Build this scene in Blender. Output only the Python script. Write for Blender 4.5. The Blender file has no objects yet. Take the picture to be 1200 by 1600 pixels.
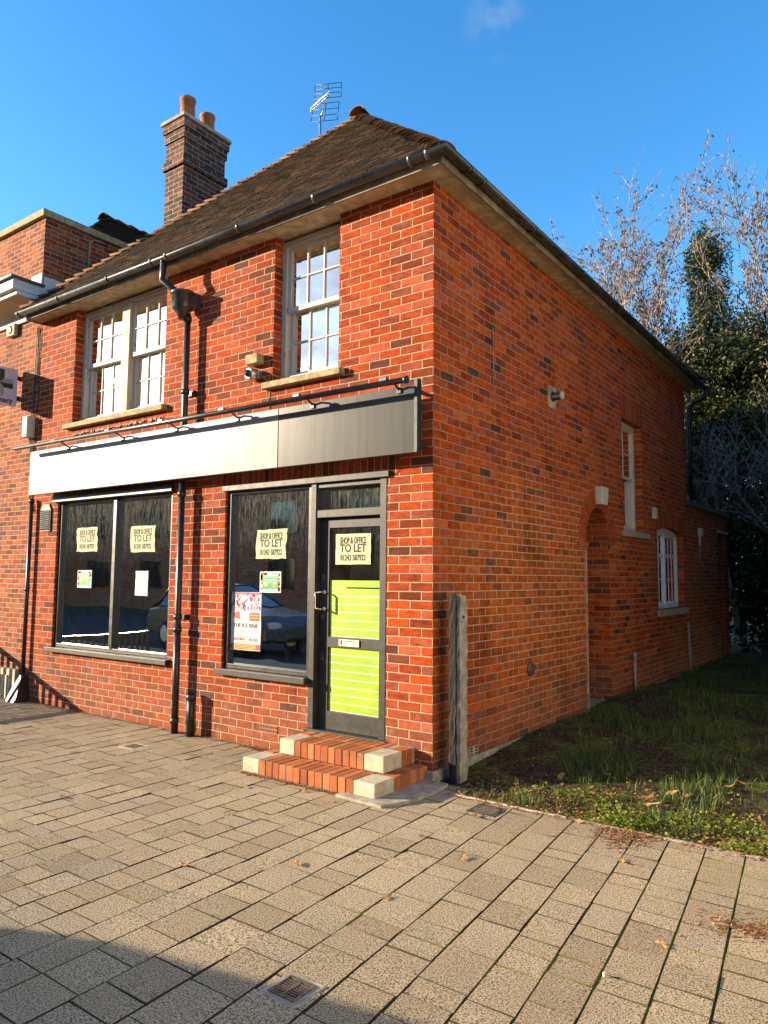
import bpy, math, random
from mathutils import Vector, Matrix, noise
random.seed(7)
R = math.radians
C = bpy.context.scene.collection
PI = math.pi

# ------------------------------------------------------------------ mesh builder
class MB:
    def __init__(s, T=None):
        s.v = []; s.f = []; s.r = []; s.sm = []; s.T = T
    def vert(s, p):
        if s.T: p = s.T(*p)
        s.v.append(tuple(p)); return len(s.v)-1
    def face(s, pts, r=0.5, sm=False):
        s.f.append([s.vert(p) for p in pts]); s.r.append(r); s.sm.append(sm)
    def idx(s, ids, r=0.5, sm=False):
        s.f.append(list(ids)); s.r.append(r); s.sm.append(sm)
    def box(s, x0, x1, y0, y1, z0, z1, r=0.5):
        i = [s.vert((x, y, z)) for z in (z0, z1) for y in (y0, y1) for x in (x0, x1)]
        for q in ((0,1,3,2),(4,6,7,5),(0,4,5,1),(1,5,7,3),(3,7,6,2),(2,6,4,0)):
            s.idx([i[k] for k in q], r)
    def hexa(s, pts, r=0.5):       # 4 bottom (ccw), 4 top
        i = [s.vert(p) for p in pts]
        for q in ((0,3,2,1),(4,5,6,7),(0,1,5,4),(1,2,6,5),(2,3,7,6),(3,0,4,7)):
            s.idx([i[k] for k in q], r)
    def ring(s, c, u, w, ru, rw, n, a0=0, a1=2*PI, close=True):
        k = n if close else n+1
        return [s.vert(tuple(c + u*(ru*math.cos(a0+(a1-a0)*i/n)) + w*(rw*math.sin(a0+(a1-a0)*i/n)))) for i in range(k)]
    def tube(s, path, rad, n=8, caps=True, r=0.5, sm=True):
        P = [Vector(p) for p in path]
        if not hasattr(rad, '__len__'): rad = [rad]*len(P)
        rings = []; ref = None
        for i, p in enumerate(P):
            t = (P[min(i+1, len(P)-1)] - P[max(i-1, 0)])
            if t.length < 1e-9: t = Vector((0, 0, 1))
            t.normalize()
            if ref is None:
                ref = Vector((0, 0, 1)) if abs(t.z) < .9 else Vector((1, 0, 0))
            u = (ref - t*ref.dot(t))
            if u.length < 1e-6: u = t.orthogonal()
            u.normalize(); w = t.cross(u); ref = u
            rings.append(s.ring(p, u, w, rad[i], rad[i], n))
        for a, b in zip(rings, rings[1:]):
            for k in range(n):
                s.idx((a[k], a[(k+1) % n], b[(k+1) % n], b[k]), r, sm)
        if caps:
            s.idx(rings[0][::-1], r); s.idx(rings[-1], r)
    def lathe(s, c, prof, n=20, axis='z', r=0.5, sm=True):
        ax = {'z': (Vector((1,0,0)), Vector((0,1,0)), Vector((0,0,1))), 'y': (Vector((1,0,0)), Vector((0,0,1)), Vector((0,-1,0))),
              'x': (Vector((0,1,0)), Vector((0,0,1)), Vector((1,0,0)))}[axis]
        c = Vector(c); rings = [s.ring(c+ax[2]*h, ax[0], ax[1], q, q, n) for q, h in prof]
        for a, b in zip(rings, rings[1:]):
            for k in range(n):
                s.idx((a[k], a[(k+1) % n], b[(k+1) % n], b[k]), r, sm)
        s.idx(rings[0][::-1], r); s.idx(rings[-1], r)
    def build(s, name, mat, parent=None, bevel=0, loc=None):
        me = bpy.data.meshes.new(name); me.from_pydata(s.v, [], s.f); me.update()
        a = me.attributes.new('rnd', 'FLOAT', 'FACE'); a.data.foreach_set('value', s.r)
        me.polygons.foreach_set('use_smooth', s.sm)
        me.materials.append(mat)
        o = bpy.data.objects.new(name, me); C.objects.link(o)
        if parent: o.parent = parent
        if loc: o.location = loc
        if bevel:
            b = o.modifiers.new('edges', 'BEVEL'); b.width = bevel; b.segments = 2; b.limit_method = 'ANGLE'; b.harden_normals = False
        return o

def tag(o, label=None, cat=None, group=None, kind=None):
    if label: o['label'] = label
    if cat: o['category'] = cat
    if group: o['group'] = group
    if kind: o['kind'] = kind
    return o
def empty(name, loc=(0,0,0), label=None, cat=None, group=None):
    o = bpy.data.objects.new(name, None); C.objects.link(o); o.location = loc
    o.empty_display_size = .2
    return tag(o, label, cat, group)
def bounds_origin(o, base=None):
    """move a top-level mesh object's origin to its own base"""
    me = o.data
    xs = [v.co for v in me.vertices]
    c = Vector(((min(v.x for v in xs)+max(v.x for v in xs))/2, (min(v.y for v in xs)+max(v.y for v in xs))/2, min(v.z for v in xs)))
    if base: c = Vector(base)
    me.transform(Matrix.Translation(-c)); o.location = c
    return o
FR = lambda u, w, v: (u, w, v)          # front wall frame: u along x, w into the wall, v up
SD = lambda u, w, v: (-w, u, v)         # side wall frame: u along y, w into the wall, v up

# ------------------------------------------------------------------ node helpers
class N:
    def __init__(s, name):
        s.m = bpy.data.materials.new(name); s.m.use_nodes = True; s.t = s.m.node_tree; s.t.nodes.clear()
        s.out = s.t.nodes.new('ShaderNodeOutputMaterial')
    def n(s, typ, **k):
        x = s.t.nodes.new(typ)
        for a, b in k.items(): setattr(x, a, b)
        return x
    def link(s, a, b): s.t.links.new(a, b)
    def put(s, sock, val):
        if isinstance(val, bpy.types.NodeSocket): s.link(val, sock)
        elif val is not None: sock.default_value = val
    def ma(s, op, a, b=None, c=None, clamp=False):
        x = s.n('ShaderNodeMath', operation=op, use_clamp=clamp); s.put(x.inputs[0], a)
        if b is not None: s.put(x.inputs[1], b)
        if c is not None: s.put(x.inputs[2], c)
        return x.outputs[0]
    def noise(s, vec, scale, detail=3, rough=.55, dim='3D', out=0):
        x = s.n('ShaderNodeTexNoise', noise_dimensions=dim)
        if vec is not None: s.link(vec, x.inputs['Vector'])
        x.inputs['Scale'].default_value = scale; x.inputs['Detail'].default_value = detail; x.inputs['Roughness'].default_value = rough
        return x.outputs[out]
    def ramp(s, fac, stops, interp='LINEAR'):
        x = s.n('ShaderNodeValToRGB'); x.color_ramp.interpolation = interp; s.put(x.inputs[0], fac)
        e = x.color_ramp.elements
        while len(e) < len(stops): e.new(.5)
        for el, (p, c) in zip(e, stops):
            el.position = p; el.color = (c[0], c[1], c[2], 1) if hasattr(c, '__len__') else (c, c, c, 1)
        return x.outputs[0]
    def mix(s, f, a, b, mode='MIX'):
        x = s.n('ShaderNodeMix', data_type='RGBA', blend_type=mode); s.put(x.inputs[0], f)
        for k, v in ((6, a), (7, b)):
            if hasattr(v, '__len__') and not isinstance(v, bpy.types.NodeSocket): v = (v[0], v[1], v[2], 1)
            s.put(x.inputs[k], v)
        return x.outputs[2]
    def ss(s, v, a, b):
        x = s.n('ShaderNodeMapRange', interpolation_type='SMOOTHSTEP'); s.put(x.inputs[0], v)
        x.inputs[1].default_value = a; x.inputs[2].default_value = b
        return x.outputs[0]
    def obj(s): return s.n('ShaderNodeTexCoord').outputs['Object']
    def attr(s, name='rnd'):
        x = s.n('ShaderNodeAttribute'); x.attribute_name = name; return x.outputs['Fac']
    def scale(s, vec, v):
        x = s.n('ShaderNodeVectorMath', operation='MULTIPLY'); s.link(vec, x.inputs[0]); x.inputs[1].default_value = v; return x.outputs[0]
    def hsv(s, col, h=.5, sa=1, v=1):
        x = s.n('ShaderNodeHueSaturation'); s.put(x.inputs['Color'], col); s.put(x.inputs['Hue'], h); s.put(x.inputs['Saturation'], sa); s.put(x.inputs['Value'], v)
        return x.outputs[0]
    def bump(s, h, strength=.5, dist=.01):
        x = s.n('ShaderNodeBump'); s.link(h, x.inputs['Height']); x.inputs['Strength'].default_value = strength; x.inputs['Distance'].default_value = dist
        return x.outputs[0]
    def bsdf(s, col, rough=.8, normal=None, metal=0, spec=.4, **k):
        x = s.n('ShaderNodeBsdfPrincipled')
        if hasattr(col, '__len__') and not isinstance(col, bpy.types.NodeSocket): col = (col[0], col[1], col[2], 1)
        s.put(x.inputs['Base Color'], col); s.put(x.inputs['Roughness'], rough); s.put(x.inputs['Metallic'], metal)
        x.inputs['Specular IOR Level'].default_value = spec
        if normal: s.link(normal, x.inputs['Normal'])
        for a, b in k.items(): s.put(x.inputs[a.replace('_', ' ')], b)
        return x.outputs[0]
    def done(s, sh): s.link(sh, s.out.inputs[0]); return s.m

def plain(name, col, rough=.6, metal=0, var=.15, scale=8, bump=.0, spec=.4, dark=None, bscale=60, usernd=0):
    m = N(name); p = m.obj()
    a = m.noise(p, scale, 5, .6)
    c = m.mix(m.ss(a, .35, .7), tuple(x*(1-var) for x in col), tuple(min(1, x*(1+var)) for x in col))
    if dark:
        b = m.noise(p, scale*.35, 6, .7)
        c = m.mix(m.ss(b, .52, .66), c, dark)
    if usernd: c = m.hsv(c, v=m.ma('MULTIPLY_ADD', m.attr(), usernd, 1-usernd*.5))
    nr = m.bump(m.noise(p, bscale, 4, .6), bump, .004) if bump else None
    rr = m.ma('MULTIPLY_ADD', m.noise(p, scale*2, 3), .25, rough-.12, clamp=True)
    return m.done(m.bsdf(c, rr, nr, metal, spec))

def brick_mat(name, stops, mortar, bw=.225, bh=.075, soldier=False, joint=.0052, wear=1.0, dull=.0, sat=1.0, bounce_glow=False):
    m = N(name); p = m.obj(); sx = m.n('ShaderNodeSeparateXYZ'); m.link(p, sx.inputs[0])
    g = m.n('ShaderNodeNewGeometry'); sn = m.n('ShaderNodeSeparateXYZ'); m.link(g.outputs['True Normal'], sn.inputs[0])
    isx = m.ma('GREATER_THAN', m.ma('ABSOLUTE', sn.outputs[0]), .6)
    isz = m.ma('GREATER_THAN', m.ma('ABSOLUTE', sn.outputs[2]), .7)
    u = m.ma('ADD', m.ma('MULTIPLY', sx.outputs[0], m.ma('SUBTRACT', 1, isx)), m.ma('MULTIPLY', m.ma('ADD', sx.outputs[1], bw/2), isx))
    v = m.ma('ADD', m.ma('MULTIPLY', sx.outputs[2], m.ma('SUBTRACT', 1, isz)), m.ma('MULTIPLY', sx.outputs[1], isz))
    if soldier: u, v = m.ma('MULTIPLY', v, 1.0), u
    wob = m.noise(p, 1.3, 2)
    v = m.ma('ADD', v, m.ma('MULTIPLY', m.ma('SUBTRACT', wob, .5), .012))
    j = m.noise(p, 52, 5, .7, out=0)
    row = m.ma('FLOOR', m.ma('DIVIDE', v, bh))
    par = m.ma('MODULO', m.ma('ABSOLUTE', row), 2) if not soldier else 0.0
    w1 = m.n('ShaderNodeTexWhiteNoise', noise_dimensions='1D'); m.put(w1.inputs['W'], m.ma('ADD', row, .37))
    off = m.ma('MULTIPLY', m.ma('SUBTRACT', w1.outputs['Value'], .5), .012)
    uu = m.ma('DIVIDE', m.ma('ADD', m.ma('ADD', u, off), m.ma('MULTIPLY', par, bw/2)), bw)
    col = m.ma('FLOOR', uu); fu = m.ma('SUBTRACT', uu, col)
    vv = m.ma('DIVIDE', v, bh); fv = m.ma('SUBTRACT', vv, row)
    du = m.ma('MULTIPLY', m.ma('MINIMUM', fu, m.ma('SUBTRACT', 1, fu)), bw)
    dv = m.ma('MULTIPLY', m.ma('MINIMUM', fv, m.ma('SUBTRACT', 1, fv)), bh)
    if soldier: du = m.ma('ADD', du, 1.0)
    # rounded corners
    d = m.ma('SMOOTH_MIN', du, dv, .006)
    d = m.ma('ADD', d, m.ma('MULTIPLY', m.ma('SUBTRACT', j, .5), .0125))
    mask = m.ss(d, joint-.0014, joint+.0014)          # 1 = brick
    cv = m.n('ShaderNodeCombineXYZ'); m.link(col, cv.inputs[0]); m.link(row, cv.inputs[1]); m.link(isx, cv.inputs[2])
    wn = m.n('ShaderNodeTexWhiteNoise', noise_dimensions='3D'); m.link(cv.outputs[0], wn.inputs['Vector'])
    ws = m.n('ShaderNodeSeparateColor'); m.link(wn.outputs['Color'], ws.inputs[0])
    patch = m.noise(p, .55, 3, .6)
    sel = m.ma('ADD', ws.outputs[0], m.ma('MULTIPLY', m.ma('SUBTRACT', patch, .5), .35), clamp=True)
    bc = m.ramp(sel, stops)
    fine = m.noise(p, 75, 6, .75); mid = m.noise(m.scale(p, (9, 9, 26)), 1, 4, .6)
    val = m.ma('ADD', m.ma('MULTIPLY', ws.outputs[1], .30), m.ma('ADD', m.ma('MULTIPLY_ADD', fine, 1.9, -.95), m.ma('MULTIPLY_ADD', mid, 1.7, -.85)))
    bc = m.hsv(bc, v=m.ma('MAXIMUM', m.ma('ADD', val, .70), .15), sa=m.ma('MULTIPLY', m.ma('MULTIPLY_ADD', ws.outputs[2], .16, .95), sat))
    spots = m.ss(m.noise(p, 90, 2, .5), .63, .7)
    bc = m.mix(m.ma('MULTIPLY', spots, .6), bc, (.09, .03, .02))
    bc = m.mix(m.ma('MULTIPLY', m.ss(m.noise(m.scale(p, (1, 1, 2.4)), 16, 6, .75), .55, .68), .55), bc, m.hsv(bc, v=.45, sa=.9))
    bc = m.mix(m.ma('MULTIPLY', m.ss(m.noise(p, 120, 3, .7), .58, .66), .35), bc, (.55, .20, .08))
    pale = m.ss(m.noise(p, 6.5, 7, .75), .60, .78)
    bc = m.mix(m.ma('MULTIPLY', pale, .28*wear), bc, (.44, .10, .028))
    # rising damp / salts on the lowest courses
    low = m.ss(m.ma('ADD', sx.outputs[2], m.ma('MULTIPLY', m.noise(p, 1.1, 4, .6), .5)), 1.05, .45)
    bc = m.mix(m.ma('MULTIPLY', low, .42+dull), bc, (.16, .075, .045))
    bc = m.mix(m.ma('MULTIPLY', m.ma('MULTIPLY', low, m.ss(m.noise(p, 9, 6, .7), .5, .72)), .45), bc, (.36, .25, .17))
    grime = m.ss(m.noise(m.scale(p, (.8, .8, .35)), 2.2, 6, .65), .55, .8)
    mo = m.hsv(m.mix(m.noise(p, 25, 4), tuple(x*.7 for x in mortar), mortar), v=m.ma('SUBTRACT', 1.08, m.ma('MULTIPLY', grime, .45)))
    if bounce_glow:      # paler low mortar, plus a painted glow of bounced sunlight, garden side
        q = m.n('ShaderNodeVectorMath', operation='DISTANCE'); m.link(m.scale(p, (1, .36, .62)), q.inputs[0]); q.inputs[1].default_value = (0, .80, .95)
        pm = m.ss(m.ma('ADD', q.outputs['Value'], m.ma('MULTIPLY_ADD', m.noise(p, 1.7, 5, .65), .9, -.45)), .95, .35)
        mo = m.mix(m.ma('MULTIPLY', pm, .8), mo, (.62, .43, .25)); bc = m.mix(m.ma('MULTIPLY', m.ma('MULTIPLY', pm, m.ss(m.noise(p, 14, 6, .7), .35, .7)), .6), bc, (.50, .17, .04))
    soot = m.ss(m.noise(m.scale(p, (1.3, 1.3, .5)), 1.4, 7, .7), .50, .72)
    bc = m.hsv(bc, v=m.ma('SUBTRACT', 1.04, m.ma('MULTIPLY', soot, .5)))
    colr = m.mix(mask, mo, bc)
    colr = m.hsv(colr, v=m.ma('SUBTRACT', 1.03, m.ma('MULTIPLY', grime, .3)))
    h = m.ma('ADD', m.ma('MULTIPLY', m.ss(d, joint-.003, joint+.003), 1.0), m.ma('ADD', m.ma('MULTIPLY', fine, .55), m.ma('MULTIPLY', m.noise(p, 160, 3), .25)))
    h = m.ma('ADD', h, m.ma('ADD', m.ma('MULTIPLY', ws.outputs[2], .35), m.ma('MULTIPLY', m.noise(p, 22, 3, .6), .5)))
    return m.done(m.bsdf(colr, .86, m.bump(h, .9, .008), 0, .2))

M = {}
front_stops = [(0, (.085, .026, .017)), (.05, (.16, .034, .014)), (.14, (.25, .038, .011)), (.46, (.34, .047, .011)), (.74, (.40, .060, .013)), (.92, (.34, .052, .014)), (1, (.20, .05, .024))]
side_stops = [(0, (.07, .032, .024)), (.03, (.15, .038, .020)), (.13, (.29, .048, .013)), (.45, (.37, .060, .012)), (.72, (.46, .088, .014)), (.90, (.40, .072, .014)), (1, (.22, .055, .020))]
M['brick'] = brick_mat('red_brick', front_stops, (.42, .29, .17), wear=.55)
M['brick_side'] = brick_mat('mottled_red_brick', side_stops, (.36, .235, .14), wear=.5, joint=.0050, bounce_glow=True)
M['soldier'] = brick_mat('upright_brick', front_stops, (.36, .26, .17), soldier=True)
M['neigh'] = brick_mat('small_red_brick', [(0, (.12, .033, .022)), (.2, (.22, .048, .022)), (.6, (.31, .068, .026)), (.9, (.37, .10, .038)), (1, (.30, .12, .05))], (.42, .30, .19), bw=.20, bh=.065)
M['chim'] = brick_mat('sooty_brick', [(0, (.04, .024, .018)), (.4, (.085, .036, .024)), (.8, (.15, .052, .03)), (1, (.19, .10, .06))], (.34, .29, .22), wear=.8, sat=.9)
def rnd_brick(name, stops, var=.5):
    m = N(name); p = m.obj(); r = m.attr()
    c = m.ramp(r, stops); c = m.hsv(c, v=m.ma('ADD', .55, m.ma('MULTIPLY', m.noise(p, 60, 6, .7), .9)))
    c = m.mix(m.ma('MULTIPLY', m.ss(m.noise(p, 11, 6, .7), .55, .75), .3), c, (.4, .24, .14))
    c = m.mix(m.ma('MULTIPLY', m.ss(m.noise(p, 3.5, 7, .75), .48, .68), .6), c, (.10, .055, .032))
    return m.done(m.bsdf(c, .85, m.bump(m.noise(p, 70, 5, .65), .6, .005), 0, .25))
M['edging'] = rnd_brick('step_brick', [(0, (.27, .075, .025)), (.5, (.36, .11, .035)), (1, (.44, .16, .06))])
M['voussoir'] = rnd_brick('arch_brick', [(0, (.20, .042, .012)), (.5, (.33, .058, .014)), (1, (.40, .085, .022))])
M['mortar'] = plain('mortar', (.36, .27, .18), .9, var=.3, bump=.4)
M['tile'] = None
def tile_mat(name, stops):
    m = N(name); p = m.obj(); r = m.attr()
    c = m.ramp(r, stops)
    lich = m.ss(m.noise(p, 7, 8, .8), .56, .70)
    c = m.hsv(c, v=m.ma('ADD', .5, m.noise(p, 40, 6, .7)))
    c = m.mix(m.ma('MULTIPLY', lich, .5), c, (.23, .19, .12))
    c = m.mix(m.ma('MULTIPLY', m.ss(m.noise(p, 2.0, 5, .7), .5, .7), .45), c, (.045, .035, .022))
    return m.done(m.bsdf(c, .9, m.bump(m.noise(p, 45, 5, .7), .7, .006), 0, .2))
M['tile'] = tile_mat('clay_tile', [(0, (.028, .019, .013)), (.5, (.055, .035, .022)), (.85, (.09, .052, .030)), (1, (.14, .072, .036))])
M['bonnet'] = tile_mat('hip_tile_clay', [(0, (.11, .055, .028)), (.5, (.20, .098, .045)), (1, (.29, .15, .07))])
M['gutter'] = plain('grey_black_gutter_paint', (.042, .045, .042), .30, var=.3, scale=5, spec=.6, bump=.1, dark=(.02, .02, .018))
M['black'] = plain('black_paint', (.018, .018, .02), .38, var=.3, spec=.55, bump=.08)
M['frame'] = plain('dark_grey_frame', (.016, .017, .017), .36, var=.25, spec=.6, bump=.05)
M['doorgrey'] = plain('faded_charcoal_paint', (.026, .0245, .022), .5, var=.3, scale=10, spec=.4, bump=.15)
M['fascia'] = plain('weathered_fascia_paint', (.20, .165, .115), .7, var=.3, scale=6, dark=(.10, .085, .065), bump=.3)
M['soffit'] = plain('stained_soffit_board', (.42, .33, .20), .8, var=.25, scale=9, dark=(.33, .22, .12), bump=.25)
def flaky(name, col, under, lo=.60, hi=.64):
    m = N(name); p = m.obj()
    fl = m.ss(m.noise(m.scale(p, (6, 6, 2.2)), 2.6, 8, .72), lo, hi)
    c = m.mix(fl, m.mix(m.noise(p, 14, 4), tuple(x*.82 for x in col), col), under)
    return m.done(m.bsdf(c, .62, m.bump(m.ma('SUBTRACT', m.noise(p, 50, 4), m.ma('MULTIPLY', fl, .8)), .4, .003), 0, .35))
M['white'] = flaky('flaking_white_paint', (.50, .47, .41), (.27, .19, .12))
M['whiteb'] = plain('blue_white_paint', (.62, .64, .70), .5, var=.06)
M['whitey'] = flaky('peeling_cream_paint', (.50, .42, .29), (.34, .24, .13), .56, .60)
M['stone'] = plain('yellow_stone', (.33, .26, .13), .85, var=.25, scale=18, bump=.6, dark=(.22, .18, .10))
M['stepstone'] = plain('cream_step_stone', (.46, .40, .28), .85, var=.16, scale=16, bump=.5, dark=(.33, .30, .19))
M['concrete'] = plain('old_concrete', (.32, .28, .21), .9, var=.28, scale=14, bump=.9, dark=(.24, .21, .16), bscale=45)
M['plinth'] = plain('pale_stone_plinth', (.45, .39, .28), .85, var=.2, scale=8, bump=.4)
M['timber'] = plain('blackened_timber', (.012, .011, .010), .85, var=.4, scale=12, bump=.9, bscale=40, dark=(.03, .026, .022))
M['offwhite'] = plain('white_plastic', (.52, .49, .42), .5, var=.08, spec=.5)
M['whitew'] = plain('white_cornice_paint', (.60, .58, .54), .6, var=.08, scale=4, dark=(.6, .57, .5))
M['cove'] = plain('cream_cove_render', (.45, .36, .25), .8, var=.15, scale=3)
M['render'] = plain('bounce_cottage_render', (.80, .74, .62), .9, var=.05, scale=3)
M['lead'] = plain('dark_lead', (.075, .075, .08), .55, var=.3)
M['terracotta'] = plain('terracotta_pot', (.33, .105, .035), .75, var=.25, scale=7, bump=.3, dark=(.18, .07, .035))
M['metal'] = plain('dull_aluminium', (.55, .56, .56), .35, metal=.9, var=.12)
M['chrome'] = plain('chrome', (.8, .8, .8), .15, metal=1, var=.05)
M['iron'] = plain('rusty_iron', (.12, .095, .075), .6, metal=.5, var=.4, scale=30, bump=.4)
M['curtain'] = plain('net_curtain', (.30, .31, .31), .9, var=.08, scale=30)
M['brown'] = plain('brown_jamb_shade', (.16, .10, .06), .9, var=.2)  # colour of the strips that imitate the window jamb's shadow
M['room'] = plain('grey_room_wall', (.34, .36, .33), .9, var=.25, scale=2)
M['roomup'] = plain('upper_room_wall', (.38, .36, .32), .9, var=.1, scale=2)
M['floorv'] = plain('olive_vinyl_floor', (.22, .22, .05), .5, var=.2)
M['paper'] = plain('cream_paper', (.46, .45, .27), .8, var=.06, scale=12)
M['paperw'] = plain('white_paper', (.52, .52, .50), .8, var=.03, scale=12)
M['ink'] = plain('black_ink', (.02, .02, .02), .7, var=.1)
M['red'] = plain('red_print', (.42, .035, .02), .6, var=.15); M['orange'] = plain('orange_print', (.5, .16, .03), .6, var=.15)
M['pink'] = plain('pink_print', (.45, .07, .17), .6, var=.3, scale=90); M['purple'] = plain('purple_print', (.20, .12, .36), .6, var=.3, scale=80)
M['greenp'] = plain('green_print', (.035, .25, .10), .6, var=.2, scale=50); M['yellow'] = plain('yellow_print', (.45, .35, .04), .6, var=.15)
M['mint'] = plain('mint_print', (.32, .5, .38), .6, var=.1)
M['lime'] = plain('lime_vinyl', (.25, .40, .004), .5, var=.14, scale=5, dark=(.20, .31, .012))
M['limeline'] = plain('frosted_strip', (.42, .48, .38), .5, var=.08)
M['pharm'] = plain('pale_lilac_sign_face', (.50, .47, .58), .4, var=.06); M['pharmdk'] = plain('dark_green_cross', (.008, .045, .035), .4, var=.1)
M['pharmgr'] = plain('grey_cross_facet', (.27, .29, .31), .4, var=.05)
M['asphalt'] = plain('asphalt', (.04, .04, .042), 1.0, spec=.05, var=.3, scale=20, bump=.6)
M['bark'] = plain('pale_bark', (.30, .265, .215), .9, var=.35, scale=10, bump=.5, dark=(.14, .115, .09))
M['barkd'] = plain('ivy_bark', (.14, .11, .08), .9, var=.3, scale=10)
M['tyre'] = plain('tyre', (.02, .02, .02), .8, var=.2); M['carglass'] = plain('car_glass', (.012, .014, .016), .06, var=.05, spec=.8)
M['carpaint'] = plain('dark_blue_car_paint', (.012, .018, .035), .22, metal=.3, var=.05, spec=.7)
M['carpaint2'] = plain('silver_car_paint', (.05, .055, .06), .28, metal=.6, var=.03, spec=.6)

def sign_metal(name='brushed_sign_panel', k=1.0, met=.6, rg=.36):
    m = N(name); p = m.obj()
    st = m.noise(m.scale(p, (14, 14, .6)), 1.5, 5, .6); bl = m.noise(p, 1.4, 4, .6)
    c = m.mix(m.ma('MULTIPLY', m.ss(bl, .4, .75), .3), (.56*k, .56*k, .52*k), (.44*k, .44*k, .41*k))
    c = m.mix(m.ma('MULTIPLY', m.ss(m.noise(m.scale(p, (7, 7, .8)), 1.2, 6, .7), .5, .75), .45), c, (.12*k, .115*k, .09*k))
    c = m.mix(m.ma('MULTIPLY', m.ss(m.noise(p, 22, 3, .6), .68, .76), .8), c, (.05, .045, .03))
    return m.done(m.bsdf(c, m.ma('MULTIPLY_ADD', st, .1, rg-.05), m.bump(st, .08, .002), met, .18))
M['sign'] = sign_metal('brushed_sign_panel', .36, .0, .42); M['sign2'] = sign_metal('dull_sign_panel', .10, .0, .30)

def glass_mat(name, dirt=.08, col=(.40, .44, .42), streak=True, tint=1.0, refl=.85):
    m = N(name); p = m.obj()
    fr = m.n('ShaderNodeFresnel'); fr.inputs[0].default_value = 1.52
    wav = m.noise(p, 1.6, 2, .5); b = m.bump(wav, .12, .02)
    gl = m.n('ShaderNodeBsdfGlossy'); gl.inputs['Roughness'].default_value = .02; m.link(b, gl.inputs['Normal'])
    tr = m.n('ShaderNodeBsdfTransparent'); tr.inputs[0].default_value = (tint, tint*1.0, tint, 1)
    f2 = m.ma('MULTIPLY', fr.outputs[0], 1.7*refl, clamp=True)
    x = m.n('ShaderNodeMixShader'); m.link(f2, x.inputs[0]); m.link(tr.outputs[0], x.inputs[1]); m.link(gl.outputs[0], x.inputs[2])
    st = m.noise(m.scale(p, (16, 16, 1.1)) if streak else p, 1.4, 7, .7)
    sp = m.noise(p, 38, 3, .6)
    sz = m.n('ShaderNodeSeparateXYZ'); m.link(p, sz.inputs[0])
    hi = m.ss(m.ma('ADD', sz.outputs[2], m.ma('MULTIPLY', m.noise(p, 1.2, 3), .5)), 1.9, 2.75) if streak else 0.0
    d = m.ma('MULTIPLY', m.ma('ADD', m.ma('MULTIPLY', m.ss(m.noise(m.scale(p, (60, 60, 9)) if streak else p, 1.0, 6, .75), .40, .70), m.ma('MULTIPLY_ADD', hi, 1.6, .10)), m.ma('MULTIPLY', m.ss(sp, .66, .75), .35)), dirt, clamp=True)
    df = m.n('ShaderNodeBsdfDiffuse'); df.inputs[0].default_value = (*col, 1)
    y = m.n('ShaderNodeMixShader'); m.link(d, y.inputs[0]); m.link(x.outputs[0], y.inputs[1]); m.link(df.outputs[0], y.inputs[2])
    return m.done(y.outputs[0])
M['glass'] = glass_mat('dusty_shop_glass', .16, (.30, .36, .33))
M['glassup'] = glass_mat('old_window_glass', .05, (.5, .5, .5), False, .9, 1.6)

def paving_mat():
    m = N('concrete_block_paving'); p = m.obj(); r = m.attr()
    c = m.ramp(r, [(0, (.36, .275, .17)), (.3, (.44, .34, .21)), (.7, (.50, .39, .245)), (1, (.42, .34, .23))])
    sp = m.noise(p, 120, 3, .75); sp2 = m.noise(p, 260, 2, .6)
    c = m.mix(m.ss(sp, .47, .56), c, m.mix(m.ss(sp2, .45, .6), (.035, .027, .018), (.20, .15, .095)))
    c = m.mix(m.ma('MULTIPLY', m.ss(sp2, .58, .68), .6), c, (.66, .56, .40))
    c = m.mix(m.ma('MULTIPLY', m.ss(m.noise(p, 1.1, 6, .65), .48, .75), .35), c, (.26, .20, .13))
    c = m.mix(m.ma('MULTIPLY', m.ss(m.noise(p, 5.5, 5, .7), .62, .76), .45), c, (.16, .14, .11))
    c = m.mix(m.ma('GREATER_THAN', r, 1.5), c, m.mix(m.ss(m.noise(p, 1.2, 4, .6), .53, .62), (.05, .04, .026), (.14, .14, .025)))
    big = m.noise(p, .35, 4, .6); c = m.hsv(c, v=m.ma('MULTIPLY_ADD', big, .9, .55))
    gum = m.n('ShaderNodeTexVoronoi'); m.link(p, gum.inputs['Vector']); gum.inputs['Scale'].default_value = 1.9
    c = m.mix(m.ma('MULTIPLY', m.ss(gum.outputs['Distance'], .034, .026), .6), c, (.10, .09, .075))
    h = m.ma('ADD', sp, m.ma('MULTIPLY', sp2, .6))
    return m.done(m.bsdf(c, .88, m.bump(h, .85, .006), 0, .25))
M['paving'] = paving_mat()
def joint_mat():
    m = N('sandy_mossy_joint'); p = m.obj()
    sx = m.n('ShaderNodeSeparateXYZ'); m.link(p, sx.inputs[0])
    mo = m.ss(m.ma('ADD', m.noise(p, 1.2, 4, .6), m.ma('MULTIPLY', sx.outputs[0], .05)), .53, .64)
    c = m.mix(mo, (.045, .035, .022), (.13, .135, .025))
    return m.done(m.bsdf(c, .95, m.bump(m.noise(p, 90, 4), .8, .01), 0, .2))
M['joint'] = joint_mat()
def soil_mat():
    m = N('leaf_strewn_soil'); p = m.obj()
    a = m.noise(p, 24, 8, .75); b = m.noise(p, 2.2, 5, .65)
    c = m.mix(m.ss(a, .42, .62), (.025, .017, .010), (.10, .066, .036))
    c = m.mix(m.ma('MULTIPLY', m.ss(b, .45, .6), .75), c, m.mix(m.ss(a, .4, .6), (.045, .06, .010), (.17, .18, .03)))
    c = m.mix(m.ma('MULTIPLY', m.ss(m.noise(p, 60, 3), .66, .72), .8), c, (.28, .23, .16))
    return m.done(m.bsdf(c, .95, m.bump(a, .9, .03), 0, .15))
M['soil'] = soil_mat()
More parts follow.
